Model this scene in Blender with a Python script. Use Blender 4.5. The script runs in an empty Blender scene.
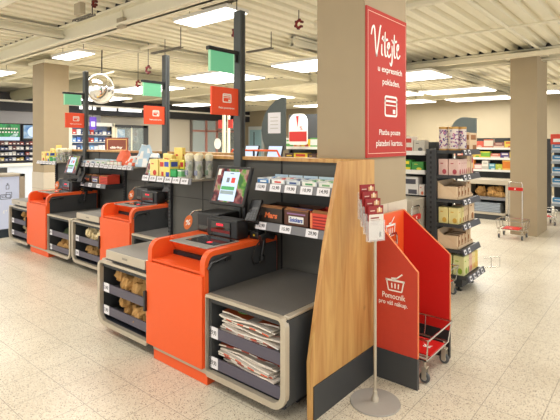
import bpy, bmesh, math, random
from mathutils import Matrix, Vector
random.seed(7)
sc = bpy.context.scene
COL = sc.collection
PI = math.pi

# ---------------------------------------------------------------- camera
cam_d = bpy.data.cameras.new('camera'); cam = bpy.data.objects.new('camera', cam_d); COL.objects.link(cam)
cam_d.sensor_width = 36.0; cam_d.sensor_fit = 'HORIZONTAL'; cam_d.lens = 458.0 / 560.0 * 36.0
cam_d.shift_y = -68.0 / 560.0
cam.location = (0, 0, 1.55); cam.rotation_euler = (PI / 2, 0, math.atan(385.0 / 458.0))
cam_d.clip_start = 0.05; cam_d.clip_end = 200
sc.camera = cam
# ---------------------------------------------------------------- world, exposure
w = bpy.data.worlds.new('world'); sc.world = w; w.use_nodes = True
w.node_tree.nodes['Background'].inputs[0].default_value = (1.0, 0.985, 0.96, 1)
w.node_tree.nodes['Background'].inputs[1].default_value = 1.25
sc.view_settings.view_transform = 'Standard'; sc.view_settings.look = 'None'
sc.view_settings.exposure = 0.0; sc.view_settings.gamma = 1.0; sc.view_settings.use_curve_mapping = False
LAMP_W = 0.8

def area(x, y, z, sx, sy, e, col=(1, .98, .94)):
    l = bpy.data.lights.new('panel_light', 'AREA'); l.shape = 'RECTANGLE'; l.size = sx; l.size_y = sy
    l.energy = e * LAMP_W; l.color = col
    o = bpy.data.objects.new('panel_light', l); COL.objects.link(o); o.location = (x, y, z)
    return o

# ---------------------------------------------------------------- materials
MATS = {}
def mat(name, col, rough=.5, metal=0.0, var=.06, vs=30.0, bump=0.0, bs=60.0, coat=0.0, emit=None, es=0.0, alpha=1.0, trans=0.0):
    if name in MATS: return MATS[name]
    m = bpy.data.materials.new(name); m.use_nodes = True; MATS[name] = m
    nt = m.node_tree; b = nt.nodes['Principled BSDF']
    tc = nt.nodes.new('ShaderNodeTexCoord')
    n = nt.nodes.new('ShaderNodeTexNoise'); n.inputs['Scale'].default_value = vs; n.inputs['Detail'].default_value = 3
    nt.links.new(tc.outputs['Object'], n.inputs['Vector'])
    mx = nt.nodes.new('ShaderNodeMix'); mx.data_type = 'RGBA'
    c0 = [max(0, c * (1 - var)) for c in col]; c1 = [min(1, c * (1 + var)) for c in col]
    mx.inputs[6].default_value = (*c0, 1); mx.inputs[7].default_value = (*c1, 1)
    nt.links.new(n.outputs['Fac'], mx.inputs[0]); nt.links.new(mx.outputs[2], b.inputs['Base Color'])
    b.inputs['Roughness'].default_value = rough; b.inputs['Metallic'].default_value = metal
    b.inputs['Coat Weight'].default_value = coat
    if trans: b.inputs['Transmission Weight'].default_value = trans; b.inputs['IOR'].default_value = 1.2
    if alpha < 1: b.inputs['Alpha'].default_value = alpha
    if emit: b.inputs['Emission Color'].default_value = (*emit, 1); b.inputs['Emission Strength'].default_value = es
    if bump:
        n2 = nt.nodes.new('ShaderNodeTexNoise'); n2.inputs['Scale'].default_value = bs
        nt.links.new(tc.outputs['Object'], n2.inputs['Vector'])
        bp = nt.nodes.new('ShaderNodeBump'); bp.inputs['Strength'].default_value = bump; bp.inputs['Distance'].default_value = .01
        nt.links.new(n2.outputs['Fac'], bp.inputs['Height']); nt.links.new(bp.outputs[0], b.inputs['Normal'])
    return m

def s2l(r, g, b):
    f = lambda c: (c / 255.0 / 12.92) if c <= 10 else (((c / 255.0) + .055) / 1.055) ** 2.4
    return (f(r), f(g), f(b))

RED = mat('orange_red_lacquer', s2l(236, 93, 37), .42, var=.02)
REDD = mat('deep_red_board', s2l(206, 28, 22), .5, var=.03)
SIGNR = mat('sign_red', s2l(182, 42, 30), .5, var=.02)
HANGR = mat('hanging_sign_red', s2l(242, 82, 42), .5, var=.02)
CHAR = mat('charcoal_panel', s2l(58, 60, 62), .55, var=.06)
CHAR2 = mat('charcoal_perforated', s2l(86, 85, 80), .6, var=.05)
DARK = mat('black_plastic', s2l(30, 30, 31), .35, var=.1)
GLOSS = mat('black_glass', s2l(14, 14, 16), .06, coat=1.0)
STEEL = mat('brushed_steel', s2l(198, 188, 170), .36, metal=.5, var=.05, vs=90)
CHROME = mat('chrome_wire', s2l(205, 203, 198), .2, metal=1.0)
LAMIN = mat('speckled_grey_laminate', s2l(94, 92, 90), .6, var=.35, vs=220)
RAIL = mat('price_rail_plastic', s2l(86, 82, 96), .4, var=.04)
RAIL2 = mat('grey_price_rail', s2l(120, 120, 124), .4, var=.04)
TAGW = mat('price_tag_paper', s2l(236, 234, 238), .6, var=.02)
INK = mat('black_ink', s2l(32, 30, 34), .7)
WHT = mat('white_paint', s2l(240, 238, 232), .5, var=.02)
WINK = mat('white_lettering', s2l(250, 246, 238), .6, var=.01)
CREAM = mat('cream_steelwork', s2l(236, 230, 208), .6, var=.03)
BEIGE = mat('beige_render', s2l(172, 155, 127), .85, var=.04, vs=6, bump=.15, bs=160)
TILE = mat('cream_wall_tile', s2l(212, 200, 180), .4, var=.04, vs=20)
KRAFT = mat('kraft_paper', s2l(190, 146, 86), .8, var=.18, vs=25, bump=.4, bs=40)
KRAFT2 = mat('pale_paper', s2l(226, 206, 160), .8, var=.1, vs=25, bump=.4, bs=40)
CARD = mat('plain_cardboard', s2l(228, 200, 164), .8, var=.06)
CARDD = mat('brown_box_card', s2l(160, 108, 66), .75, var=.1)
RUB = mat('grey_rubber', s2l(80, 80, 82), .6)
CLEAR = mat('clear_plastic', (.95, .95, .95), .05, alpha=.25)
GLASS = mat('clear_glass', s2l(210, 225, 225), .04, alpha=.22)
COLS = {}
def cm(r, g, b, rough=.5):
    k = (r, g, b)
    if k not in COLS: COLS[k] = mat('printed_card_%d' % len(COLS), s2l(r, g, b), rough, var=.05, vs=60)
    return COLS[k]

def emat(name, col, s):
    if name in MATS: return MATS[name]
    m = bpy.data.materials.new(name); m.use_nodes = True; MATS[name] = m; nt = m.node_tree
    b = nt.nodes['Principled BSDF']; b.inputs['Base Color'].default_value = (*[c * .5 for c in col], 1)
    b.inputs['Emission Color'].default_value = (*col, 1); b.inputs['Emission Strength'].default_value = s
    return m
LIT = emat('lit_diffuser', (1, .96, .88), 6.0)
def screen_mat(name, stops, scale, s):
    m = bpy.data.materials.new(name); m.use_nodes = True; MATS[name] = m; nt = m.node_tree
    b = nt.nodes['Principled BSDF']; b.inputs['Base Color'].default_value = (.02, .02, .02, 1); b.inputs['Roughness'].default_value = .1
    tc = nt.nodes.new('ShaderNodeTexCoord'); v = nt.nodes.new('ShaderNodeTexNoise'); v.inputs['Scale'].default_value = scale
    nt.links.new(tc.outputs['Object'], v.inputs['Vector'])
    r = nt.nodes.new('ShaderNodeValToRGB'); el = r.color_ramp.elements
    while len(el) < len(stops): el.new(.5)
    for i, (p, c) in enumerate(stops): el[i].position = p; el[i].color = (*s2l(*c), 1)
    nt.links.new(v.outputs['Fac'], r.inputs[0]); nt.links.new(r.outputs[0], b.inputs['Emission Color'])
    b.inputs['Emission Strength'].default_value = s
    return m
VEG = screen_mat('vegetable_picture_screen', [(.36, (40, 24, 40)), (.45, (150, 60, 70)), (.52, (190, 150, 130)), (.58, (110, 170, 60)), (.66, (60, 120, 60))], 11, .85)
SCRW = emat('pale_blue_screen', s2l(196, 214, 236), .85)
SCRG = emat('green_screen_button', s2l(70, 160, 90), .8)
SCRR = emat('red_screen_icon', s2l(214, 60, 40), .8)
REDL = emat('red_scanner_glow', s2l(255, 40, 60), 1.2)
GRNS = emat('green_lit_sign', s2l(110, 190, 142), .62)
GRNL = emat('pale_green_lit_sign', s2l(160, 215, 170), .7)

def wood_mat():
    m = bpy.data.materials.new('oak_board'); m.use_nodes = True; nt = m.node_tree; b = nt.nodes['Principled BSDF']
    tc = nt.nodes.new('ShaderNodeTexCoord'); mp = nt.nodes.new('ShaderNodeMapping'); mp.inputs['Scale'].default_value = (9, 9, .9)
    nt.links.new(tc.outputs['Object'], mp.inputs[0])
    n = nt.nodes.new('ShaderNodeTexNoise'); n.inputs['Scale'].default_value = 2.2; n.inputs['Detail'].default_value = 6; n.inputs['Distortion'].default_value = .8
    nt.links.new(mp.outputs[0], n.inputs['Vector'])
    r = nt.nodes.new('ShaderNodeValToRGB'); e = r.color_ramp.elements
    e[0].position = .3; e[0].color = (*s2l(182, 128, 70), 1); e[1].position = .7; e[1].color = (*s2l(212, 168, 102), 1)
    nt.links.new(n.outputs['Fac'], r.inputs[0])
    k = nt.nodes.new('ShaderNodeTexVoronoi'); k.inputs['Scale'].default_value = 5.5
    nt.links.new(tc.outputs['Object'], k.inputs['Vector'])
    kr = nt.nodes.new('ShaderNodeValToRGB'); kr.color_ramp.elements[0].color = (.45, .45, .45, 1); kr.color_ramp.elements[0].position = .04
    kr.color_ramp.elements[1].color = (1, 1, 1, 1); kr.color_ramp.elements[1].position = .13
    nt.links.new(k.outputs['Distance'], kr.inputs[0])
    mx = nt.nodes.new('ShaderNodeMix'); mx.data_type = 'RGBA'; mx.blend_type = 'MULTIPLY'; mx.inputs[0].default_value = .5
    nt.links.new(r.outputs[0], mx.inputs[6]); nt.links.new(kr.outputs[0], mx.inputs[7])
    nt.links.new(mx.outputs[2], b.inputs['Base Color']); b.inputs['Roughness'].default_value = .45
    return m
WOOD = wood_mat()

def floor_mat():
    m = bpy.data.materials.new('terrazzo_floor'); m.use_nodes = True; nt = m.node_tree; b = nt.nodes['Principled BSDF']
    N = nt.nodes.new; L = nt.links.new
    tc = N('ShaderNodeTexCoord')
    big = N('ShaderNodeTexNoise'); big.inputs['Scale'].default_value = 1.3; big.inputs['Detail'].default_value = 4; L(tc.outputs['Object'], big.inputs['Vector'])
    base = N('ShaderNodeValToRGB'); e = base.color_ramp.elements
    e[0].position = .3; e[0].color = (*s2l(204, 194, 174), 1); e[1].position = .7; e[1].color = (*s2l(224, 216, 197), 1); L(big.outputs['Fac'], base.inputs[0])
    out = base.outputs[0]
    for sc_, pos, c1, amt in ((80, .36, (120, 100, 80), .75), (110, .40, (246, 242, 230), .5), (44, .20, (100, 82, 66), .8), (120, .36, (156, 122, 94), .6)):
        v = N('ShaderNodeTexVoronoi'); v.inputs['Scale'].default_value = sc_; v.inputs['Randomness'].default_value = 1
        L(tc.outputs['Object'], v.inputs['Vector'])
        r = N('ShaderNodeValToRGB'); r.color_ramp.elements[0].position = pos * .7; r.color_ramp.elements[0].color = (amt,) * 3 + (1,)
        r.color_ramp.elements[1].position = pos; r.color_ramp.elements[1].color = (0, 0, 0, 1)
        L(v.outputs['Distance'], r.inputs[0])
        gt = N('ShaderNodeMath'); gt.operation = 'GREATER_THAN'; gt.inputs[1].default_value = .45
        sp = N('ShaderNodeSeparateColor'); L(v.outputs['Color'], sp.inputs[0]); L(sp.outputs[0], gt.inputs[0])
        mu = N('ShaderNodeMath'); mu.operation = 'MULTIPLY'; L(r.outputs[0], mu.inputs[0]); L(gt.outputs[0], mu.inputs[1])
        mx = N('ShaderNodeMix'); mx.data_type = 'RGBA'; L(mu.outputs[0], mx.inputs[0]); L(out, mx.inputs[6]); mx.inputs[7].default_value = (*s2l(*c1), 1)
        out = mx.outputs[2]
    # square tiles with thin joints
    sx = N('ShaderNodeSeparateXYZ'); L(tc.outputs['Object'], sx.inputs[0])
    js = []
    for ax, off in (('X', -.07), ('Y', -.13)):
        a = N('ShaderNodeMath'); a.operation = 'ADD'; a.inputs[1].default_value = off + 30.0; L(sx.outputs[ax], a.inputs[0])
        f = N('ShaderNodeMath'); f.operation = 'MODULO'; f.inputs[1].default_value = .3; L(a.outputs[0], f.inputs[0])
        s = N('ShaderNodeMath'); s.operation = 'LESS_THAN'; s.inputs[1].default_value = .0045; L(f.outputs[0], s.inputs[0]); js.append(s)
        # wider joints every sixth tile
        f2 = N('ShaderNodeMath'); f2.operation = 'MODULO'; f2.inputs[1].default_value = 1.8; L(a.outputs[0], f2.inputs[0])
    mxx = N('ShaderNodeMath'); mxx.operation = 'MAXIMUM'; L(js[0].outputs[0], mxx.inputs[0]); L(js[1].outputs[0], mxx.inputs[1])
    k = N('ShaderNodeMath'); k.operation = 'MULTIPLY'; k.inputs[1].default_value = .5; L(mxx.outputs[0], k.inputs[0])
    mx = N('ShaderNodeMix'); mx.data_type = 'RGBA'; L(k.outputs[0], mx.inputs[0]); L(out, mx.inputs[6]); mx.inputs[7].default_value = (*s2l(110, 96, 80), 1)
    L(mx.outputs[2], b.inputs['Base Color']); b.inputs['Roughness'].default_value = .33
    b.inputs['Specular IOR Level'].default_value = .35
    return m
FLOOR = floor_mat()

# ---------------------------------------------------------------- mesh builder
_txt = {}
def text_mesh(s, shear=0.0, bold=0.0):
    k = (s, shear, bold)
    if k in _txt: return _txt[k]
    c = bpy.data.curves.new('t', 'FONT'); c.body = s; c.size = 1; c.shear = shear; c.offset = bold; c.resolution_u = 3
    o = bpy.data.objects.new('t', c); COL.objects.link(o)
    me = bpy.data.meshes.new_from_object(o, depsgraph=bpy.context.evaluated_depsgraph_get())
    v = [tuple(p.co) for p in me.vertices]; f = [tuple(p.vertices) for p in me.polygons]
    bpy.data.objects.remove(o); bpy.data.curves.remove(c); bpy.data.meshes.remove(me)
    _txt[k] = (v, f); return _txt[k]

def frame(o, r, u):
    r = Vector(r).normalized(); u = Vector(u).normalized(); n = r.cross(u)
    return Matrix(((r.x, u.x, n.x, o[0]), (r.y, u.y, n.y, o[1]), (r.z, u.z, n.z, o[2]), (0, 0, 0, 1)))
FY = lambda x, y, z: frame((x, y, z), (1, 0, 0), (0, 0, 1))       # a face looking to -Y
FX = lambda x, y, z: frame((x, y, z), (0, 1, 0), (0, 0, 1))       # a face looking to +X
def RZ(a, p=(0, 0, 0)): return Matrix.Translation(p) @ Matrix.Rotation(a, 4, 'Z')

class MB:
    def __init__(s, T=None): s.v = []; s.f = []; s.m = []; s.mats = []; s.T = T
    def add(s, vs, fs, m, T=None):
        if m not in s.mats: s.mats.append(m)
        k = s.mats.index(m); n = len(s.v)
        for p in vs:
            p = Vector(p)
            if T is not None: p = T @ p
            if s.T is not None: p = s.T @ p
            s.v.append(tuple(p))
        s.f += [tuple(n + i for i in f) for f in fs]; s.m += [k] * len(fs); return s
    def box(s, x0, x1, y0, y1, z0, z1, m, bev=0, T=None):
        x0, x1 = sorted((x0, x1)); y0, y1 = sorted((y0, y1)); z0, z1 = sorted((z0, z1))
        if bev:
            bm = bmesh.new(); bmesh.ops.create_cube(bm, size=1)
            for v in bm.verts: v.co = Vector(((x0 + x1) / 2 + v.co.x * (x1 - x0), (y0 + y1) / 2 + v.co.y * (y1 - y0), (z0 + z1) / 2 + v.co.z * (z1 - z0)))
            bmesh.ops.bevel(bm, geom=bm.edges[:], offset=min(bev, (x1 - x0) * .45, (y1 - y0) * .45, (z1 - z0) * .45), segments=2, affect='EDGES', profile=.5)
            bm.verts.index_update()
            vs = [tuple(v.co) for v in bm.verts]; fs = [tuple(v.index for v in f.verts) for f in bm.faces]; bm.free()
            return s.add(vs, fs, m, T)
        vs = [(x0, y0, z0), (x1, y0, z0), (x1, y1, z0), (x0, y1, z0), (x0, y0, z1), (x1, y0, z1), (x1, y1, z1), (x0, y1, z1)]
        return s.add(vs, [(0, 3, 2, 1), (4, 5, 6, 7), (0, 1, 5, 4), (1, 2, 6, 5), (2, 3, 7, 6), (3, 0, 4, 7)], m, T)
    def prism(s, poly, ax, a, b, m, T=None):
        n = len(poly)
        P = {'x': lambda p, t: (t, p[0], p[1]), 'y': lambda p, t: (p[0], t, p[1]), 'z': lambda p, t: (p[0], p[1], t)}[ax]
        ar = sum(poly[i][0] * poly[(i + 1) % n][1] - poly[(i + 1) % n][0] * poly[i][1] for i in range(n))
        pl = poly if ar > 0 else poly[::-1]
        if ax == 'y': pl = pl[::-1]
        vs = [P(p, a) for p in pl] + [P(p, b) for p in pl]
        fs = [tuple(range(n))[::-1], tuple(range(n, 2 * n))] + [(i, (i + 1) % n, n + (i + 1) % n, n + i) for i in range(n)]
        return s.add(vs, fs, m, T)
    def ring(s, outer, inner, ax, a, b, m, T=None):
        n = len(outer)
        P = {'x': lambda p, t: (t, p[0], p[1]), 'y': lambda p, t: (p[0], t, p[1]), 'z': lambda p, t: (p[0], p[1], t)}[ax]
        vs = [P(p, a) for p in outer] + [P(p, a) for p in inner] + [P(p, b) for p in outer] + [P(p, b) for p in inner]
        fs = []
        for i in range(n):
            j = (i + 1) % n
            fs += [(i, j, n + j, n + i), (2 * n + i, 3 * n + i, 3 * n + j, 2 * n + j), (i, 2 * n + i, 2 * n + j, j), (n + i, n + j, 3 * n + j, 3 * n + i)]
        return s.add(vs, fs, m, T)
    def tube(s, pts, r, m, seg=8, T=None, r2=None):
        pts = [Vector(p) for p in pts]; n = len(pts); vs = []; fs = []
        up = None
        for i, p in enumerate(pts):
            d = (pts[min(i + 1, n - 1)] - pts[max(i - 1, 0)]).normalized()
            if up is None: up = Vector((0, 0, 1)) if abs(d.z) < .9 else Vector((1, 0, 0))
            a = d.cross(up).normalized(); b2 = a.cross(d).normalized(); up = b2
            rr = r if r2 is None else r + (r2 - r) * i / (n - 1)
            for k in range(seg):
                t = 2 * PI * k / seg; vs.append(tuple(p + a * math.cos(t) * rr + b2 * math.sin(t) * rr))
        for i in range(n - 1):
            for k in range(seg):
                k2 = (k + 1) % seg; fs.append((i * seg + k, i * seg + k2, (i + 1) * seg + k2, (i + 1) * seg + k))
        fs += [tuple(range(seg))[::-1], tuple(range((n - 1) * seg, n * seg))]
        return s.add(vs, fs, m, T)
    def lathe(s, prof, c, m, seg=20, T=None):
        n = len(prof); vs = []; fs = []
        for r, z in prof:
            for k in range(seg):
                t = 2 * PI * k / seg; vs.append((c[0] + r * math.cos(t), c[1] + r * math.sin(t), c[2] + z))
        for i in range(n - 1):
            for k in range(seg):
                k2 = (k + 1) % seg; fs.append((i * seg + k, i * seg + k2, (i + 1) * seg + k2, (i + 1) * seg + k))
        fs += [tuple(range(seg))[::-1], tuple(range((n - 1) * seg, n * seg))]
        return s.add(vs, fs, m, T)
    def text(s, body, T, m, h=None, w=None, shear=0, bold=0.0, lift=.0012):
        """centred text in the plane of T; w: full width, h: cap height"""
        v, f = text_mesh(body, shear, bold)
        if not v: return s
        x0 = min(p[0] for p in v); x1 = max(p[0] for p in v); y0 = min(p[1] for p in v); y1 = max(p[1] for p in v)
        k = (w / (x1 - x0)) if w else h / .7
        ky = k if (w is None or h is None) else h / (y1 - y0)
        vs = [((p[0] - (x0 + x1) / 2) * k, (p[1] - (y0 + y1) / 2) * ky, lift) for p in v]
        return s.add(vs, f, m, T)
    def quad(s, T, x0, x1, y0, y1, m, lift=.001):
        return s.add([(x0, y0, lift), (x1, y0, lift), (x1, y1, lift), (x0, y1, lift)], [(0, 1, 2, 3)], m, T)
    def build(s, name, parent=None, loc=None):
        org = Vector(loc) if loc is not None else (Vector(parent['org']) if parent is not None else Vector((0, 0, 0)))
        me = bpy.data.meshes.new(name); me.from_pydata([tuple(Vector(p) - org) for p in s.v], [], s.f)
        for m in s.mats: me.materials.append(m)
        me.polygons.foreach_set('material_index', s.m); me.update()
        o = bpy.data.objects.new(name, me); COL.objects.link(o)
        if parent is not None: o.parent = parent; o['org'] = list(org)
        else: o.location = org; o['org'] = list(org)
        return o

def smooth(o, ang=40):
    for p in o.data.polygons: p.use_smooth = True
    try: o.data.set_sharp_from_angle(angle=math.radians(ang))
    except Exception: pass
    return o
def thing(name, label, cat, loc, group=None):
    o = bpy.data.objects.new(name, None); COL.objects.link(o); o.location = loc; o['org'] = list(loc); o.empty_display_size = .1
    o['label'] = label; o['category'] = cat
    if group: o['group'] = group
    return o
def tag(o, label, cat, group=None):
    o['label'] = label; o['category'] = cat
    if group: o['group'] = group
    return o
def struct(o): o['kind'] = 'structure'; return o
def dup(o, off=(0, 0, 0), label=None, parent=None):
    c = o.copy(); COL.objects.link(c)
    if parent is not None: c.parent = parent
    else: c.location = Vector(o.location) + Vector(off)
    if label: c['label'] = label
    for ch in list(o.children): dup(ch, parent=c)
    return c
ORD = ['first', 'second', 'third', 'fourth', 'fifth', 'sixth', 'seventh', 'eighth', 'ninth', 'tenth', 'eleventh', 'twelfth', 'thirteenth', 'fourteenth', 'fifteenth', 'sixteenth']

def arc(cx, cy, r, a0, a1, n=5):
    return [(cx + r * math.cos(math.radians(a0 + (a1 - a0) * i / n)), cy + r * math.sin(math.radians(a0 + (a1 - a0) * i / n))) for i in range(n + 1)]
def rrect(x0, x1, y0, y1, rbl=0, rbr=0, rtr=0, rtl=0, n=5):
    p = []
    for (cx, cy, r, a) in ((x0 + rbl, y0 + rbl, rbl, 180), (x1 - rbr, y0 + rbr, rbr, 270), (x1 - rtr, y1 - rtr, rtr, 0), (x0 + rtl, y1 - rtl, rtl, 90)):
        p += arc(cx, cy, r, a, a + 90, n)
    return p

# ================================================================ STRUCTURE
m = MB(); m.box(-15.2, 3, -3, 15.4, -.1, 0, FLOOR); struct(m.build('floor'))
# profiled metal deck: ribs run along Y
m = MB(); zd = 3.16; pitch = .215; x = -15.2; prof = []
while x < 3:
    prof += [(x, zd), (x + .115, zd), (x + .14, zd + .06), (x + .19, zd + .06)]; x += pitch
n = len(prof); vs = [(px, -3, pz) for px, pz in prof] + [(px, 15.4, pz) for px, pz in prof]
m.add(vs, [(i, i + 1, n + i + 1, n + i) for i in range(n - 1)], CREAM)
m.box(-15.2, 3, -3, 15.4, zd + .09, zd + .12, CREAM)
struct(m.build('ceiling'))
m = MB(); m.box(-15.2, 3, 15.2, 15.4, 0, 3.2, mat('beige_wall', s2l(156, 144, 120), .85, var=.04, vs=3)); struct(m.build('wall_back'))
m = MB(); m.box(-15.2, -15, 2, 15.2, 0, 3.2, cm(206, 198, 182)); struct(m.build('wall_left'))
# steel beams under the deck
for i, (y, z0, x0) in enumerate(((2.99, 2.93, -15), (8.85, 2.93, -15), (14.8, 2.93, -15))):
    m = MB(); m.box(x0, 3, y - .1, y + .1, 3.12, 3.15, CREAM); m.box(x0, 3, y - .1, y + .1, z0, z0 + .02, CREAM); m.box(x0, 3, y - .02, y + .02, z0, 3.13, CREAM)
    xx = -15.2                                  # dark rib closures sitting on the beam
    while xx < 2.7:
        m.prism([(xx + .12, 3.15), (xx + .21, 3.15), (xx + .19, 3.205), (xx + .14, 3.205)], 'y', y - .1, y + .1, INK); xx += .215
    o = struct(m.build('trim_%d' % (i + 1)))
for i, (x, a, b) in enumerate(((-6.5, -1, 15), (-9.4, -1, 15), (-12.3, -1, 15), (-3.6, 9, 15), (-4.3, 5.4, 8.8))):
    m = MB(); m.box(x - .07, x + .07, a, b, 3.0, 3.04, CREAM); m.box(x - .02, x + .02, a, b, 3.0, 3.14, CREAM); m.box(x - .07, x + .07, a, b, 3.11, 3.14, CREAM)
    struct(m.build('trim_%d' % (i + 4)))
# columns
def column(name, x0, x1, y0, y1, z1, tile_z=None):
    m = MB(); m.box(x0, x1, y0, y1, 0, z1, BEIGE)
    if tile_z:
        e = .008; m.box(x0 - e, x1 + e, y0 - e, y1 + e, 0, tile_z, TILE)
        for k in range(1, 5):
            z = tile_z - k * .3
            if z > 0: m.box(x0 - e - .001, x1 + e + .001, y0 - e - .001, y1 + e + .001, z, z + .004, cm(150, 138, 120))
        for yy in ((y0 + y1) / 2,): m.box(x1 + e, x1 + e + .001, yy, yy + .004, 0, tile_z, cm(150, 138, 120))
    m.box(x0 - .12, x1 + .12, y0 - .03, y1 + .03, z1, z1 + .05, CREAM)
    return struct(m.build(name))
column('trim_9', -1.99, -1.587, 2.8, 3.45, 3.02, 1.093)
column('trim_10', -9.15, -8.67, 3.62, 4.08, 3.0, .99)
column('trim_11', -2.0, -1.599, 8.42, 9.25, 2.98)
# dark fascia band with light strip along the left wall
m = MB(); m.box(-15.0, -14.6, 3, 15.2, 2.46, 3.0, cm(34, 36, 44)); m.box(-14.6, -14.58, 3, 15.2, 2.72, 2.78, WHT)
m.box(-15.0, -14.7, 3, 8.0, 2.1, 2.46, cm(150, 150, 156)); struct(m.build('trim_12'))

# ---------------------------------------------------------------- ceiling lights (area lamps; the aisle set is added fill)
def ceiling_light(x0, x1, y0, y1, z, e, label, grp='suspended panel lights', wires=True):
    t = thing('ceiling_light', label, 'light', ((x0 + x1) / 2, (y0 + y1) / 2, z), grp)
    m = MB(); m.box(x0, x1, y0, y1, z + .01, z + .05, WHT); m.build('housing', t)
    m = MB(); m.box(x0 + .015, x1 - .015, y0 + .015, y1 - .015, z, z + .01, LIT); m.build('diffuser', t)
    if wires:
        m = MB(); h = 3.14
        for px in (x0 + .1, x1 - .1): m.tube([(px, (y0 + y1) / 2, z + .04), (px, (y0 + y1) / 2, h)], .004, INK, 5)
        m.build('suspension_wire', t)
    else:
        m = MB()
        for px in (x0 + .08, x1 - .08): m.tube([(px, y1 - .05, z + .04), (px, y1 - .05, 3.16)], .003, CREAM, 4)
        m.build('suspension_wire', t)
    l = area((x0 + x1) / 2, (y0 + y1) / 2, z - .02, x1 - x0, y1 - y0, e); l.parent = t
    l.location = (0, 0, -.02)
    return t
for x0, x1, y0, y1, lab in (
        (-4.35, -3.45, 3.25, 3.58, 'slim lit ceiling panel just beside the top of the nearest dark sign post'),
        (-7.75, -6.85, 3.35, 3.65, 'slim lit ceiling panel over the left checkout, right of the beige column'),
        (-10.9, -9.9, 3.3, 3.62, 'slim lit ceiling panel at the left edge, left of the beige column')):
    ceiling_light(x0, x1, y0, y1, 2.93, 32, lab)
for x0, x1, y0, y1, lab in (
        (-10.6, -8.6, 5.9, 6.8, 'large lit ceiling panel right of the round mirror, behind the green signs'),
        (-7.4, -6.0, 5.6, 6.7, 'large lit ceiling panel behind the nearest dark sign post'),
        (-5.0, -3.9, 5.7, 6.6, 'large lit ceiling panel left of the near beige column, partly hidden by it'),
        (-4.35, -3.15, 7.85, 8.95, 'lit ceiling panel right of the red column sign, nearest of the row on the right'),
        (-4.75, -3.15, 11.05, 12.0, 'second lit ceiling panel of the row right of the red column sign'),
        (-5.0, -3.3, 13.5, 14.5, 'third lit ceiling panel of the row right of the red column sign'),
        (-2.9, -2.0, 12.9, 13.6, 'lit ceiling panel partly hidden behind the far beige column'),
        (-6.6, -5.5, 13.2, 14.2, 'farthest lit ceiling panel beside the red column sign'),
        (-6.6, -4.9, 10.8, 11.8, 'lit ceiling panel directly beside the edge of the red column sign'),
        (-9.6, -8.0, 9.2, 10.2, 'lit ceiling panel behind the dark green rounded display header'),
        (-12.9, -11.6, 9.6, 10.5, 'lit ceiling panel far back, above the glazed entrance'),
        (-10.0, -8.8, 12.6, 13.4, 'small lit ceiling panel farthest back, beyond the rounded display board'),
        (-13.4, -11.8, 6.5, 7.4, 'lit ceiling panel far left, above the shop fascia')):
    ceiling_light(x0, x1, y0, y1, 2.8, 60, lab, 'large ceiling panels', False)
# unseen panels added above the open aisle as fill light
for x, y in ((-3.5, .2), (-.4, .4), (-6.8, .6), (-.2, 3.4), (.6, 6.5), (-10, .8)):
    ceiling_light(x - .6, x + .6, y - .25, y + .25, 2.95, 46 if x < -1 else 26, 'added unseen fill light panel over the open aisle in front of the checkouts', 'added aisle fill panels')

# pipes, trays
def pipe(name, pts, r, label, m=CREAM, hang=None):
    b = MB(); b.tube(pts, r, m, 8)
    o = b.build(name, loc=pts[0]); smooth(o); tag(o, label, 'pipe'); return o
pipe('conduit', [(-14, 3.33, 3.07), (-2.2, 3.33, 3.07)], .022, 'long cream lighting rail running above the row of slim lit panels')
pipe('sprinkler_pipe', [(-3.6, 6.7, 3.09), (1.5, 6.7, 3.09)], .02, 'thin cream sprinkler pipe crossing under the roof ribs at upper right')
pipe('sprinkler_pipe', [(-1.66, 3.6, 3.09), (-1.58, 9.9, 3.09)], .022, 'cream pipe running away towards the top of the far beige column')
pipe('duct_pipe', [(-3.4, 4.75, 3.05), (1.5, 4.75, 3.05)], .05, 'thick cream pipe at the top edge right of the near column')
pipe('duct_pipe', [(-14.5, 1.9, 3.08), (-3.2, 1.9, 3.08)], .045, 'cream pipe crossing the upper left corner of the ceiling')
pipe('sprinkler_pipe', [(-6.0, 4.2, 3.05), (-12.5, 4.2, 3.05)], .03, 'cream pipe running behind the round mirror under the ceiling')
pipe('sprinkler_pipe', [(-4.9, 3.9, 3.05), (-4.9, 9.0, 3.05)], .02, 'cream pipe running away behind the nearest sign post')
b = MB(); b.box(-3.6, -1.2, 8.2, 8.28, 2.93, 3.0, cm(236, 226, 200)); tag(b.build('cable_duct', loc=(-3.6, 8.2, 2.93)), 'cream cable duct meeting the top of the far beige column', 'duct')
b = MB(); b.tube([(-15, 5.3, 2.92), (-9.5, 5.3, 2.92)], .16, cm(150, 146, 120), 14); o = smooth(b.build('ventilation_duct', loc=(-15, 5.3, 2.92))); tag(o, 'grey green round ventilation duct left of the left beige column', 'duct')
def tray(x, y, z, L, lab, rot=0):
    t = thing('cable_tray', lab, 'cable tray', (x, y, z), 'black hanging cable trays')
    g = cm(112, 108, 98)
    b = MB(RZ(rot, (x, y, z))); b.box(-L / 2, L / 2, -.03, -.024, 0, .02, g); b.box(-L / 2, L / 2, .024, .03, 0, .02, g)
    for k in range(6): b.box(-L / 2 + k * L / 5.2, -L / 2 + k * L / 5.2 + .02, -.03, .03, 0, .006, g)
    b.build('tray', t)
    b = MB(RZ(rot, (x, y, z)))
    b.tube([(L / 2 - .02, 0, 0), (L / 2 - .02, 0, 3.15 - z)], .006, INK, 5); b.build('hanger_rod', t)
tray(-5.15, 2.6, 2.98, .42, 'dark cable tray bracket hanging at upper left beside the red coupling')
tray(-3.62, 3.3, 3.0, .5, 'dark cable tray bracket left of the slim panel by the near sign post')
tray(-2.45, 3.0, 2.98, .4, 'dark cable tray bracket right of the near sign post top')
tray(-5.5, 4.0, 2.86, .7, 'dark cable tray bracket above the middle sign post')
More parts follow.
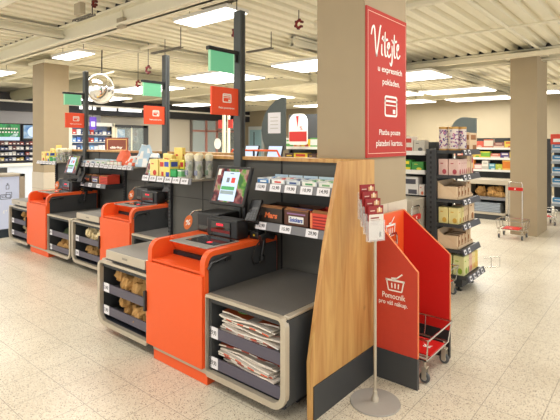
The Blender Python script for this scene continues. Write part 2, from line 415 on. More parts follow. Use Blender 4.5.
tray(-4.6, 5.0, 2.9, .5, 'dark cable tray bracket left of the near beige column')
def redc(x, y, z, r, lab):
    r *= .7
    b = MB()
    pts = [(x + r * math.cos(a), y, z + r * math.sin(a)) for a in [math.radians(q) for q in range(20, 330, 20)]]
    b.tube(pts, r * .38, cm(140, 32, 28), 7)
    for q in range(20, 330, 60): b.box(x + r * 1.25 * math.cos(math.radians(q)) - .012, x + r * 1.25 * math.cos(math.radians(q)) + .012, y - .015, y + .015, z + r * 1.25 * math.sin(math.radians(q)) - .012, z + r * 1.25 * math.sin(math.radians(q)) + .012, cm(96, 24, 22))
    b.tube([(x, y, z + r), (x, y, 3.15)], .005, INK, 5)
    tag(b.build('pipe_coupling', loc=(x, y, z)), lab, 'pipe fitting', 'red pipe couplings')
redc(-1.45, 3.45, 2.98, .04, 'dark red spiked fitting hanging at the top right of the near column')
redc(-4.72, 2.5, 3.05, .04, 'dark red coupling at the upper left, left one of the pair')
redc(-4.35, 2.5, 3.06, .035, 'dark red coupling at the upper left, right one of the pair')
redc(-3.25, 3.2, 2.63, .06, 'dark red pipe coupling just above the nearest green sign')
redc(-3.4, 4.4, 2.98, .06, 'dark red pipe coupling on the pipe left of the near column')
redc(-6.4, 4.3, 2.72, .07, 'dark red coupling between the round mirror and the middle sign post')
redc(-5.95, 4.3, 2.74, .05, 'dark red coupling closest to the middle sign post')
redc(-7.0, 4.5, 2.56, .06, 'dark red coupling low beside the round mirror rim')
for x, y, lab in ((-4.75, 2.35, 'grey junction box on the beam at the upper left'), (-4.93, 2.95, 'grey junction box on the rail above the second slim panel')):
    b = MB(); b.box(x - .07, x + .07, y - .03, y + .03, 2.9, 3.02, cm(172, 160, 136), .006); b.box(x - .01, x + .01, y - .01, y + .01, 3.02, 3.15, CREAM)
    tag(b.build('junction_box', loc=(x, y, 2.9)), lab, 'junction box')

# ================================================================ COLUMN SIGN
t = thing('column_sign', 'tall red welcome sign with white lettering fixed to the near beige column', 'sign', (-1.587, 3.145, 1.44))
b = MB(); b.box(-1.586, -1.572, 2.80, 3.43, 1.44, 2.495, SIGNR, .002); b.build('sign_board', t)
T = FX(-1.572, 3.115, 1.967)
b = MB()
for q in ((-.3, -.296, -.5, .5), (.296, .3, -.5, .5), (-.3, .3, -.5, -.496), (-.3, .3, .496, .5)): b.quad(T, *q, cm(240, 200, 180))
b.build('border_line', t)
def ribbon(b, pts, T, m, wd, n=5):
    P = [Vector((*p, 0)) for p in pts]; Q = []
    for i in range(len(P) - 1):
        p0 = P[max(i - 1, 0)]; p1 = P[i]; p2 = P[i + 1]; p3 = P[min(i + 2, len(P) - 1)]
        for k in range(n):
            t_ = k / n; Q.append(.5 * ((2 * p1) + (p2 - p0) * t_ + (2 * p0 - 5 * p1 + 4 * p2 - p3) * t_ ** 2 + (3 * p1 - p0 - 3 * p2 + p3) * t_ ** 3))
    Q.append(P[-1]); vs = []
    for i, q in enumerate(Q):
        d = (Q[min(i + 1, len(Q) - 1)] - Q[max(i - 1, 0)]).normalized(); nn = Vector((-d.y, d.x, 0)) * wd / 2 * (.65 + .35 * math.sin(PI * (i + .5) / len(Q)))
        vs += [tuple(q + nn), tuple(q - nn)]
    b.add(vs, [(2 * i, 2 * i + 1, 2 * i + 3, 2 * i + 2) for i in range(len(Q) - 1)], m, T)
b = MB()
WS = .45; WT = frame((-1.5705, 2.87, 2.13), (0, 1, .06), (0, -.06, 1)) @ Matrix.Diagonal((WS, .24, 1, 1))
for st in ([(0, .72), (.04, .92), (.10, .98), (.12, .8), (.13, .4), (.15, .10)], [(.15, .10), (.22, .5), (.30, .98), (.34, 1.04)], [(.34, .5), (.325, .22), (.37, .18)], [(.35, .64), (.40, .76)],
           [(.47, .9), (.44, .45), (.45, .18), (.50, .18)], [(.39, .62), (.56, .68)], [(.52, .34), (.60, .46), (.605, .57), (.55, .52), (.53, .25), (.58, .15), (.65, .26)],
           [(.70, .52), (.69, .1), (.65, -.10), (.60, -.02)], [(.70, .66), (.71, .70)], [(.80, .88), (.77, .42), (.78, .18), (.83, .18)], [(.72, .62), (.89, .68)],
           [(.86, .34), (.94, .46), (.945, .57), (.89, .52), (.87, .25), (.92, .15), (1.0, .26)]):
    ribbon(b, [(p[0] * WS, p[1] * .24) for p in st], WT @ Matrix.Diagonal((1 / WS, 1 / .24, 1, 1)), WINK, .019)
b.text('u expresních', FX(-1.571, 3.15, 2.075), WINK, w=.39, h=.058, bold=.012)
b.text('pokladen.', FX(-1.571, 3.165, 1.985), WINK, w=.28, h=.06, bold=.008)
b.text('Platba pouze', FX(-1.571, 3.145, 1.615), WINK, w=.34, h=.052, bold=.006)
b.text('platební kartou.', FX(-1.571, 3.145, 1.535), WINK, w=.43, h=.058, bold=.006)
b.build('lettering', t)
def card_icon(b, T, s, mm=WINK, th=.07):
    w_, h_ = s, s * .76
    o = rrect(-w_ / 2, w_ / 2, -h_ / 2, h_ / 2, s * .12, s * .12, s * .12, s * .12); k = s * th
    i = rrect(-w_ / 2 + k, w_ / 2 - k, -h_ / 2 + k, h_ / 2 - k, s * .07, s * .07, s * .07, s * .07)
    b.ring(o, i, 'z', 0, .0015, mm, T); b.quad(T, -w_ / 2, w_ / 2, h_ * .2, h_ * .2 + k, mm, .0015); b.quad(T, -w_ / 2, w_ / 2, h_ * .02, h_ * .02 + k * .6, mm, .0015)
    b.quad(T, w_ * .14, w_ * .34, -h_ * .34, -h_ * .14, mm, .0015)
b = MB(); card_icon(b, frame((-1.571, 3.16, 1.815), (0, 1, 0), (0, 0, 1)), .205); b.build('bank_card_icon', t)

# ================================================================ CHECKOUT UNIT (three alike, built once in world coordinates of the nearest)
def bg_frame(b, x0, x1, rl, rr, y=1.915):
    """steel band round the front: thin along the top, none on the side that meets the checkout"""
    o = rrect(x0, x1, .07, .59, rl, rr, rr * .6, rl * .6, 6); k = .036; kl = k if rl > .05 else .004; kr = k if rr > .05 else .004
    i = rrect(x0 + kl, x1 - kr, .07 + k, .59 - .02, max(rl - k, .004), max(rr - k, .004), max(rr * .6 - k, .004), max(rl * .6 - k, .004), 6)
    b.ring(o, i, 'y', y, y + .035, STEEL)
def cab_body(b, x0, x1, rl, rr, y1=2.66):
    # open-fronted carcass: sides, top, bottom, back
    b.box(x0 + .008, x0 + .03, 1.94, y1, .1, .57, CHAR); b.box(x1 - .03, x1 - .008, 1.94, y1, .1, .57, CHAR)
    b.box(x0 + .03, x1 - .03, 1.94, y1, .078, .105, cm(44, 46, 56)); b.box(x0 + .03, x1 - .03, y1 - .02, y1, .1, .57, CHAR)
    b.box(x0 + .03, x1 - .03, 1.94, y1, .535, .575, CHAR)
    b.box(x0 + .06, x1 - .1, 2.15, y1 - .05, 0, .078, INK)
def shelf_strip(t, x0, x1, z, tags):
    b = MB(); b.box(x0, x1, 1.965, 2.55, z, z + .012, CHAR); b.box(x0, x1, 1.945, 1.957, z - .005, z + .062, RAIL)
    s = b.build('shelf', t)
    for tx, txt in tags:
        c = MB(); c.box(tx, tx + .075, 1.94, 1.9445, z - .002, z + .068, TAGW); c.text(txt, FY(tx + .037, 1.94, z + .032), INK, w=.055, h=.032, bold=.01)
        c.build('price_tag', s)

def checkout():
    t = thing('self_checkout', 'nearest orange-red self-checkout counter with lit touch screen', 'self-checkout', (-2.55, 2.27, 0), 'self-checkouts in a row')
    x0, x1 = -2.86, -2.24
    b = MB()
    prof = [(2.63, .11), (2.63, .845)] + arc(2.0, .765, .08, 90, 180, 6) + [(1.92, .11)]
    b.prism(prof, 'x', x0, x0 + .045, RED); b.prism(prof, 'x', x1 - .045, x1, RED)
    b.box(x0 + .045, x1 - .045, 2.08, 2.63, .82, .845, RED)
    b.prism([(2.07, .845), (2.13, .745), (2.15, .745), (2.15, .845)], 'x', x0 + .045, x1 - .045, RED)
    b.box(x0 + .045, x1 - .045, 1.925, 2.15, .70, .715, RED)
    b.box(x0 + .045, x1 - .045, 2.11, 2.13, .715, .745, INK)
    b.box(x0 + .045, x1 - .045, 1.94, 2.62, .11, .70, RED)
    b.build('cabinet', t)
    b = MB(); b.box(x0 + .002, x1 - .008, 1.903, 1.922, .105, .695, RED, .003); d = b.build('cabinet_door', t)
    b = MB(); b.box(x0 - .012, x0 + .012, 1.885, 1.93, .335, .48, DARK, .005); b.build('door_handle', d)
    b = MB(); b.box(x0 + .05, x1 + .008, 1.935, 2.6, .0, .075, RED); b.box(x0 + .05, x1 + .008, 1.93, 2.6, .07, .112, STEEL); b.build('plinth', t)
    b = MB(); b.prism([(2.62, .14), (2.62, .81)] + arc(2.0, .765, .047, 90, 180, 5) + [(1.955, .14)], 'x', x1, x1 + .006, CHAR); b.build('side_panel', t)
    b = MB(); b.tube([(x1 + .015, 1.94, .735), (x1 + .02, 1.965, .775), (x1 + .02, 2.1, .79)], .011, DARK); b.box(x1 + .005, x1 + .03, 2.08, 2.13, .765, .80, DARK, .004)
    b.box(x1 + .005, x1 + .028, 1.99, 2.02, .765, .79, DARK, .004); b.build('side_latch', t)
    # scanner
    b = MB(); b.box(-2.70, -2.30, 1.99, 2.29, .845, .852, cm(150, 146, 140, .3), .002); s = b.build('scanner_plate', t)
    b = MB(); b.box(-2.62, -2.32, 2.07, 2.27, .852, .856, GLOSS); b.box(-2.43, -2.40, 2.10, 2.13, .856, .858, REDL); b.build('scanner_glass', s)
    b = MB(); b.box(-2.66, -2.335, 2.30, 2.42, .846, .985, DARK, .012); b.box(-2.60, -2.40, 2.292, 2.302, .865, .965, GLOSS); b.box(-2.60, -2.40, 2.290, 2.293, .885, .905, cm(120, 20, 20)); b.box(-2.54, -2.47, 2.289, 2.291, .935, .95, REDL)
    b.build('scanner_tower', t)
    b = MB(); b.box(-2.85, -2.60, 2.36, 2.60, .846, 1.0, DARK, .015); b.box(-2.82, -2.63, 2.355, 2.36, .87, .9, GLOSS); b.build('receipt_printer', t)
    # monitor, reclined, on a pole
    b = MB(); b.tube([(-2.47, 2.52, .845), (-2.47, 2.52, 1.2)], .02, DARK); b.box(-2.54, -2.40, 2.45, 2.56, .845, .87, DARK, .005); b.tube([(-2.47, 2.52, 1.18), (-2.47, 2.45, 1.22)], .025, DARK); b.build('monitor_stand', t)
    T = frame((-2.49, 2.38, 1.225), (1, 0, 0), (0, .33, 1))
    b = MB(); b.box(-.185, .185, -.15, .15, -.03, 0, DARK, .008, T); mo = b.build('monitor', t)
    b = MB(); b.quad(T, -.16, .165, -.127, .127, VEG, .001); b.quad(T, -.092, .078, -.118, .105, SCRW, .0018); b.quad(T, -.155, -.125, .075, .122, WHT, .002)
    b.quad(T, -.085, .055, -.035, -.008, SCRG, .0022); b.quad(T, -.085, .055, -.068, -.042, cm(150, 170, 176), .0022); b.quad(T, .005, .045, .02, .06, SCRR, .0022); b.quad(T, -.045, -.015, .022, .058, cm(120, 130, 140), .0022)
    b.quad(T, -.02, .02, .088, .094, cm(90, 100, 120), .0022)
    b.build('screen', mo)
    # card terminal
    T = frame((-2.27, 2.40, 1.06), (1, .25, 0), (0, .5, 1))
    b = MB(); b.box(-.045, .045, -.085, .085, -.03, 0, DARK, .01, T)
    for i in range(3):
        for j in range(4): b.box(-.03 + i * .022, -.014 + i * .022, -.07 + j * .02, -.057 + j * .02, 0, .003, cm(70, 70, 74), 0, T)
    b.quad(T, -.032, .032, .025, .07, cm(44, 46, 50), .002); b.box(-2.30, -2.25, 2.43, 2.47, .95, 1.02, DARK, .008)
    b.tube([(-2.28, 2.46, .845), (-2.28, 2.46, 1.0)], .012, DARK)
    b.box(-2.33, -2.24, 2.42, 2.5, .845, .90, DARK, .01); b.quad(FY(-2.28, 2.419, .875), -.008, .008, -.006, .006, cm(230, 190, 40), .001)
    b.build('card_terminal', t)
    # hand scanner with coiled cord hanging at the side
    b = MB(); b.tube([(-2.205, 2.40, .865), (-2.19, 2.46, .882), (-2.185, 2.52, .865)], .024, DARK, 8); b.tube([(-2.2, 2.44, .86), (-2.2, 2.43, .80), (-2.205, 2.42, .74)], .011, DARK)
    b.tube([(-2.2, 2.42, .74), (-2.2, 2.42, .71)], .02, DARK); b.box(-2.235, -2.21, 2.43, 2.47, .8, .845, DARK)
    h = b.build('hand_scanner', t); smooth(h, 60)
    b = MB(); b.tube([(-2.215, 2.42, .85), (-2.215, 2.36, .80), (-2.215, 2.33, .74), (-2.215, 2.35, .69), (-2.21, 2.40, .69), (-2.205, 2.42, .72)], .0045, DARK, 6); b.build('cord', h)
    # round tag on a bent wire
    b = MB(); b.tube([(-2.83, 2.46, .95), (-2.87, 2.43, 1.0), (-2.93, 2.40, .99), (-2.97, 2.385, .95)], .005, CHROME, 6); a = b.build('tag_arm', t)
    T = frame((-2.98, 2.38, .895), (.9, .4, .15), (.25, 0, 1))
    b = MB(); b.prism([(.038 * math.cos(q * PI / 9), .062 * math.sin(q * PI / 9)) for q in range(18)], 'z', -.003, .003, cm(226, 120, 60), T)
    b.text('%', T, WINK, h=.045, bold=.02, lift=.004); b.build('round_tag', a)
    return t

def bag_right():
    t = thing('bagging_cabinet', 'nearest charcoal bagging cabinet with grey top, full of folded newspapers', 'cabinet', (-1.9, 2.3, 0), 'right-hand bagging cabinets')
    x0, x1 = -2.228, -1.572
    b = MB(); cab_body(b, x0, x1, .0, .09); b.build('carcass', t)
    b = MB(); bg_frame(b, x0, x1, .02, .1); b.build('steel_frame', t)
    b = MB(); b.box(x0 + .005, x1 - .045, 1.95, 2.7, .575, .59, LAMIN); b.build('counter_top', t)
    b = MB(); b.box(x1 - .045, x1 - .006, 1.95, 2.7, .572, .591, STEEL, .006); b.build('steel_edge', t)
    shelf_strip(t, x0 + .03, x1 - .036, .315, [(x0 + .012, '29,90')])
    shelf_strip(t, x0 + .03, x1 - .036, .125, [(x0 + .012, '29,90')])
    return t
def bag_left():
    t = thing('bagging_cabinet', 'nearest left bagging cabinet holding brown paper bags under a weighing plate', 'cabinet', (-3.2, 2.3, 0), 'left-hand bagging cabinets')
    x0, x1 = -3.57, -2.872
    b = MB(); cab_body(b, x0, x1, .09, 0); b.build('carcass', t)
    b = MB(); bg_frame(b, x0, x1, .1, .02); b.build('steel_frame', t)
    b = MB(); b.box(x0 + .045, x1 - .005, 1.95, 2.7, .575, .59, CHAR); b.build('counter_top', t)
    b = MB(); b.box(x0 + .006, x0 + .045, 1.95, 2.7, .572, .591, STEEL, .006); b.build('steel_edge', t)
    b = MB(); b.box(-3.41, x1, 1.90, 2.48, .625, .692, STEEL, .004); b.box(-3.38, x1 - .02, 1.94, 2.46, .588, .625, CHAR)
    b.box(-3.40, x1 - .01, 1.91, 2.47, .692, .695, cm(140, 138, 134, .45)); b.box(-3.17, -3.10, 1.898, 1.9, .652, .668, cm(150, 142, 130)); b.build('weighing_plate', t)
    shelf_strip(t, x0 + .036, x1 - .03, .335, [(x0 + .06, '3,90')])
    shelf_strip(t, x0 + .036, x1 - .03, .155, [(x0 + .06, '3,90')])
    return t

def price_rail(b, x0, x1, y, z, h=.05, m=RAIL2):
    b.prism([(y, z - h), (y + .012, z), (y + .02, z), (y + .01, z - h)], 'x', x0, x1, m)
def partition():
    t = thing('shelf_partition', 'nearest dark partition with oak top rail and sweets shelves', 'shelving', (-2.6, 2.73, 0), 'dark partitions behind the checkouts')
    b = MB(); b.box(-3.64, -1.53, 2.72, 2.752, 0, 1.405, CHAR2)
    b.box(-2.275, -2.262, 2.716, 2.72, 0, 1.405, INK); b.box(-3.2, -3.195, 2.717, 2.72, 0, 1.405, INK); b.box(-3.64, -2.28, 2.716, 2.72, 1.03, 1.033, INK)
    b.build('panel', t)
    b = MB(); b.box(-3.66, -1.525, 2.68, 2.79, 1.405, 1.432, WOOD); b.build('top_rail', t)
    b = MB(); b.box(-3.665, -3.635, 2.69, 2.75, 0, 1.4, CHAR)
    for k in range(34): b.box(-3.668, -3.64, 2.687, 2.69, .05 + k * .035, .068 + k * .035, INK)
    b.build('slotted_upright', t)
    b = MB(); b.box(-3.66, -2.96, 2.40, 2.72, 1.222, 1.238, STEEL); b.box(-3.66, -3.64, 2.45, 2.72, 1.17, 1.222, CHAR); price_rail(b, -3.66, -2.96, 2.388, 1.25, .05, RAIL2); s = b.build('side_shelf', t)
    for k in range(6):
        c = MB(); xx = -3.65 + k * .112; c.prism([(2.384, 1.202), (2.396, 1.248), (2.397, 1.248), (2.385, 1.202)], 'x', xx, xx + .095, TAGW); c.text('%d,90' % (19 + k * 3), frame((xx + .047, 2.389, 1.226), (1, 0, 0), (0, .25, 1)), INK, w=.06, h=.022, bold=.01, lift=.001)
        c.build('price_tag', s)
    for nm, z, n, txt in (('upper_shelf', 1.235, 5, ('13,90', '12,90', '19,90', '10,90', '14,90')), ('lower_shelf', .955, 3, ('13,90', '15,90', '29,90'))):
        b = MB(); b.box(-2.29, -1.6, 2.45, 2.72, z, z + .015, CHAR); b.box(-2.29, -2.275, 2.5, 2.72, z - .05, z, CHAR); b.box(-1.615, -1.6, 2.5, 2.72, z - .05, z, CHAR); price_rail(b, -2.29, -1.6, 2.436, z + .02, .055, RAIL2); s = b.build(nm, t)
        for k in range(n):
            c = MB(); xx = -2.28 + k * (.68 / n); c.prism([(2.432, z - .033), (2.444, z + .018), (2.445, z + .018), (2.433, z - .033)], 'x', xx, xx + .1, TAGW)
            c.text(txt[k], frame((xx + .055, 2.4375, z - .007), (1, 0, 0), (0, .23, 1)), INK, w=.065, h=.026, bold=.01, lift=.0012)
            c.build('price_tag', s)
    return t
def post():
    t = thing('sign_post', 'nearest tall dark post carrying a green sign and a red card sign', 'sign post', (-2.69, 2.69, 0), 'dark sign posts')
    b = MB(); b.box(-2.735, -2.655, 2.655, 2.715, 0, 2.63, cm(72, 76, 76), .004); b.box(-2.654, -2.6535, 2.68, 2.69, 1.5, 2.6, INK); b.build('post', t)
    b = MB(); b.box(-2.71, -2.67, 2.335, 2.655, 2.262, 2.292, DARK, .003); b.box(-2.70, -2.68, 2.63, 2.66, 2.2, 2.262, DARK); b.build('sign_arm', t)
    b = MB(); b.box(-2.698, -2.682, 2.36, 2.60, 2.105, 2.262, GRNS); b.box(-2.699, -2.681, 2.35, 2.362, 2.10, 2.262, GRNL); b.box(-2.699, -2.681, 2.60, 2.612, 2.10, 2.262, GRNL); b.build('green_sign', t)
    b = MB(); b.box(-2.70, -2.68, 2.37, 2.675, 1.765, 1.985, HANGR, .003); s = b.build('card_sign', t)
    b = MB(); card_icon(b, FX(-2.68, 2.53, 1.90), .095, th=.09); b.text('Platba pouze kartou', FX(-2.68, 2.525, 1.82), WINK, w=.17, h=.02, bold=.02); b.build('lettering', s)
    return t

OFF = [(0, 0, 0), (-2.07, .77, 0), (-4.1, .77, 0)]
c1 = checkout(); br1 = bag_right(); bl1 = bag_left(); p1 = partition(); s1 = post()
for i, pos in ((1, 'middle'), (2, 'far left')):
    o = OFF[i]
    dup(c1, o, '%s orange-red self-checkout counter of the row of three' % pos)
    dup(br1, o, ['', 'middle charcoal bagging cabinet, only its top showing behind the nearest weighing plate', 'far charcoal bagging cabinet between the two rear self-checkouts, brown bags inside'][i])
    dup(bl1, o, ['', 'middle bagging cabinet with weighing plate and pale paper bags', 'farthest bagging cabinet at the left end of the row'][i])
    dup(p1, (o[0] - .08 * (i == 2), o[1], 0), ['', 'middle dark partition with oak top rail, grocery bags on its shelf', 'far left dark partition by the left beige column'][i])
    dup(s1, o, '%s tall dark post carrying a green sign and a red card sign' % pos)

# oak end panel
t = thing('oak_partition', 'tall slanted oak panel with charcoal kick board closing the nearest checkout', 'partition', (-1.5, 2.4, 0))
pl = [(2.045, 0), (2.04, .33), (2.19, .96), (2.35, 1.432), (2.765, 1.432), (2.765, 0)]
b = MB(); b.prism(pl, 'x', -1.522, -1.495, WOOD); b.build('oak_board', t)
b = MB(); b.box(-1.495, -1.489, 2.065, 2.765, 0, .19, CHAR); b.build('kick_board', t)

# ================================================================ LEAFLET STAND
t = thing('leaflet_stand', 'slim steel leaflet stand with round grey base beside the oak end panel', 'stand', (-1.32, 2.45, 0))
b = MB(); b.lathe([(.0, 0), (.146, 0), (.148, .004), (.146, .009), (.0, .012)], (-1.32, 2.45, 0), cm(168, 164, 158, .35), 40); smooth(b.build('base', t), 30)
b = MB(); b.lathe([(.024, .01), (.022, .03), (.014, .045), (.0135, .07), (.009, .075), (.009, 1.0)], (-1.32, 2.45, 0), STEEL, 14); smooth(b.build('pole', t), 40)
LT = frame((-1.315, 2.445, 0), (.37, .93, 0), (0, 0, 1))   # local: x across, y up, z towards the reader
b = MB()
for k in range(4):
    z0 = .965 + k * .040; d = -.026 * k
    b.box(-.062, .062, z0, z0 + .12 if k == 0 else z0 + .1, d + .012, d + .013, CLEAR, 0, LT); b.box(-.062, .062, z0, z0 + .16, d - .012, d - .01, CLEAR, 0, LT)
    b.box(-.062, -.060, z0, z0 + .12, d - .012, d + .013, CLEAR, 0, LT); b.box(.060, .062, z0, z0 + .12, d - .012, d + .013, CLEAR, 0, LT); b.box(-.062, .062, z0 - .002, z0, d - .012, d + .013, CLEAR, 0, LT)
b.build('pocket', t)
b = MB(); b.tube([(-1.32, 2.45, .98), (-1.34, 2.444, 1.1), (-1.40, 2.42, 1.18)], .007, STEEL); b.build('bracket', t)
for k in range(4):
    z0 = .972 + k * .040; d = -.026 * k; o0 = LT @ Vector((0, z0, d))
    b = MB(); b.box(-.055, .055, z0, z0 + .2, d - .004, d + .006, cm(150, 34, 38), 0, LT)
    F2 = LT @ Matrix.Translation((0, .045, d + .006))
    b.quad(F2, .005, .045, z0 + .115, z0 + .14, cm(222, 170, 120)); b.quad(F2, .018, .03, z0 + .12, z0 + .147, cm(240, 226, 200), .0015); b.quad(F2, -.045, -.01, z0 + .124, z0 + .13, cm(226, 190, 170))
    if k == 0:
        b.quad(F2, -.055, .055, z0 - .045, z0 + .105, cm(232, 222, 210), .0012); b.quad(F2, -.042, .02, z0 + .08, z0 + .088, cm(150, 60, 60), .002)
        for q in range(4): b.quad(F2, -.042, .03 - q * .006, z0 + .07 - q * .009, z0 + .073 - q * .009, cm(186, 160, 150), .002)
        b.quad(F2, .022, .036, z0 - .03, z0 + .0, INK, .002); b.text('K', F2 @ Matrix.Translation((.0, z0 - .03, 0)), SIGNR, h=.01, lift=.002)
    tag(b.build('leaflet', loc=tuple(o0)), ['lowest leaflet, cream with dark red head, in the front pocket of the stand', 'dark red leaflet in the second pocket up on the steel stand', 'dark red leaflet in the third pocket up on the steel stand', 'topmost dark red leaflet on the steel stand'][k], 'leaflet', 'leaflets in the stand')

# ================================================================ TROLLEY BAY + BASKET TROLLEYS
def basket_icon(b, T, s, m=WINK):
    pts = [(-.5, .12), (.5, .12), (.38, -.45), (-.38, -.45)]
    k = s * .07
    def line(p, q, w_=k):
        p = Vector((*p, 0)) * s; q = Vector((*q, 0)) * s; d = (q - p).normalized(); nn = Vector((-d.y, d.x, 0)) * w_ / 2
        b.add([p + nn + Vector((0, 0, .0015)), p - nn + Vector((0, 0, .0015)), q - nn + Vector((0, 0, .0015)), q + nn + Vector((0, 0, .0015))], [(0, 1, 2, 3)], m, T)
    line((-.55, .1), (.55, .1), k * 1.5)
    for i in range(1, 4): line(pts[i], pts[(i + 1) % 4])
    line((-.18, -.32), (-.2, -.05)); line((.0, -.32), (0, -.05)); line((.18, -.32), (.2, -.05)); line((-.1, .12), (.1, .24)); line((.1, .24), (.42, .5)); line((-.22, .2), (.1, .24)); 
t = thing('trolley_bay', 'red open basket trolley bay with white basket icon right of the oak panel', 'stand', (-1.35, 3.02, 0))
b = MB(); b.prism([(-1.47, 0), (-1.18, 0), (-1.18, .735), (-1.47, 1.03)], 'y', 2.735, 2.755, mat('orange_red_board', s2l(196, 62, 42), .5)); b.box(-1.485, -1.179, 2.732, 2.757, 0, .195, cm(62, 64, 66, .35)); b.prism([(-1.1805, .195), (-1.1785, .195), (-1.1785, .735), (-1.47, 1.032), (-1.47, 1.029), (-1.1805, .735)], 'y', 2.7345, 2.7555, cm(226, 120, 66)); n_ = b.build('front_board', t)
b = MB(); T = FY(-1.33, 2.7345, .645); basket_icon(b, T, .12); b.text('Pomocník', FY(-1.34, 2.7345, .555), WINK, w=.16, h=.036, bold=.01); b.text('pro váš nákup.', FY(-1.345, 2.7345, .505), WINK, w=.2, h=.036, bold=.01); b.build('lettering', n_)
b = MB(); b.prism([(-1.53, 0), (-1.18, 0), (-1.18, .745), (-1.53, 1.03)], 'y', 3.29, 3.31, REDD); b.box(-1.53, -1.179, 3.287, 3.312, 0, .2, cm(44, 44, 46, .35)); b.prism([(-1.1805, .2), (-1.1785, .2), (-1.1785, .745), (-1.53, 1.032), (-1.53, 1.029), (-1.1805, .745)], 'y', 3.2895, 3.3105, cm(226, 120, 66)); b.build('rear_board', t)
b = MB(); b.box(-1.55, -1.53, 2.757, 3.31, 0, 1.03, RED); b.box(-1.53, -1.528, 2.76, 3.287, 0, .2, cm(44, 44, 46, .35)); b.box(-1.552, -1.528, 2.757, 3.312, 1.03, 1.033, cm(226, 120, 66)); n_ = b.build('back_board', t)
b = MB(); basket_icon(b, FX(-1.529, 3.07, .93), .14); b.text('Pomocník', FX(-1.529, 3.09, .80), WINK, w=.16, h=.034, bold=.02); b.text('pro váš nákup.', FX(-1.529, 3.08, .75), WINK, w=.2, h=.034, bold=.02); b.build('lettering', n_)

def trolley(label, T, org, group='basket trolleys'):
    """local: x width -.21...21, y length 0..-.42 towards the front, z up"""
    t = thing('basket_trolley', label, 'trolley', org, group); C_ = CHROME
    M_ = RZ(T, org)
    def mb(): return MB(M_)
    b = mb(); 
    for z, e in ((.15, 0.0), (.29, .02)):
        b.tube([(-.19 - e, -.17 - e, z), (.19 + e, -.17 - e, z), (.19 + e, .17 + e, z), (-.19 - e, .17 + e, z), (-.19 - e, -.17 - e, z)], .007, C_, 6)
    for px in (-.19, .19):
        for py in (-.17, 0, .17): b.tube([(px, py, .15), (px * 1.1, py * 1.1, .29)], .005, C_, 5)
    for k in range(-2, 3): b.tube([(k * .07, -.17, .15), (k * .07, .17, .15)], .003, C_, 5)
    smooth(b.build('wire_frame', t), 60)
    b = mb(); b.box(-.12, .12, -.17, .1, .152, .162, cm(206, 34, 30, .4), .003); b.text('K', M_ and Matrix.Translation((.0, -.1, .163)), WINK, h=.05, bold=.03); b.build('red_plate', t)
    b = mb(); b.tube([(-.1, .165, .15), (-.1, .175, .86), (-.085, .175, .885), (.085, .175, .885), (.1, .175, .86), (.1, .165, .15)], .008, C_, 7); h = b.build('handle', t); smooth(h, 60)
    b = mb(); b.box(-.11, .11, .163, .187, .745, .80, cm(206, 34, 30, .4), .004); b.text('K', frame((0, .162, .772), (1, 0, 0), (0, 0, 1)), WINK, h=.03, bold=.03); b.build('handle_tag', h)
    for px in (-.17, .17):
        for py in (-.15, .15):
            c = mb(); Tw = Matrix.Translation((px, py, .034)) @ Matrix.Rotation(PI / 2, 4, 'Y')
            c.lathe([(0, -.012), (.029, -.012), (.034, -.007), (.034, .007), (.029, .012), (0, .012)], (0, 0, 0), cm(84, 86, 88, .5), 18, Tw)
            c.lathe([(0, -.0135), (.018, -.0135), (.018, .0135), (0, .0135)], (0, 0, 0), cm(190, 190, 188, .4), 12, Tw)
            c.box(px - .019, px - .015, py - .015, py + .015, .025, .1, STEEL); c.box(px + .015, px + .019, py - .015, py + .015, .025, .1, STEEL); c.box(px - .02, px + .02, py - .018, py + .018, .098, .108, STEEL); c.tube([(px, py, .105), (px, py, .15)], .009, STEEL)
            c.build('caster', t)
    return t
trolley('chrome wire basket trolley with red plate parked inside the red bay', PI / 2, (-1.335, 3.03, 0))
trolley('chrome basket trolley with tall handle and red tag before the far beige column', 0.0, (-1.89, 8.12, 0))
trolley('wire basket trolley at the foot of the end shelf, partly behind the red bay', PI / 2, (-1.80, 4.53, 0))
trolley('basket trolley showing beyond the right edge of the far beige column', 0.4, (-1.78, 9.85, 0))

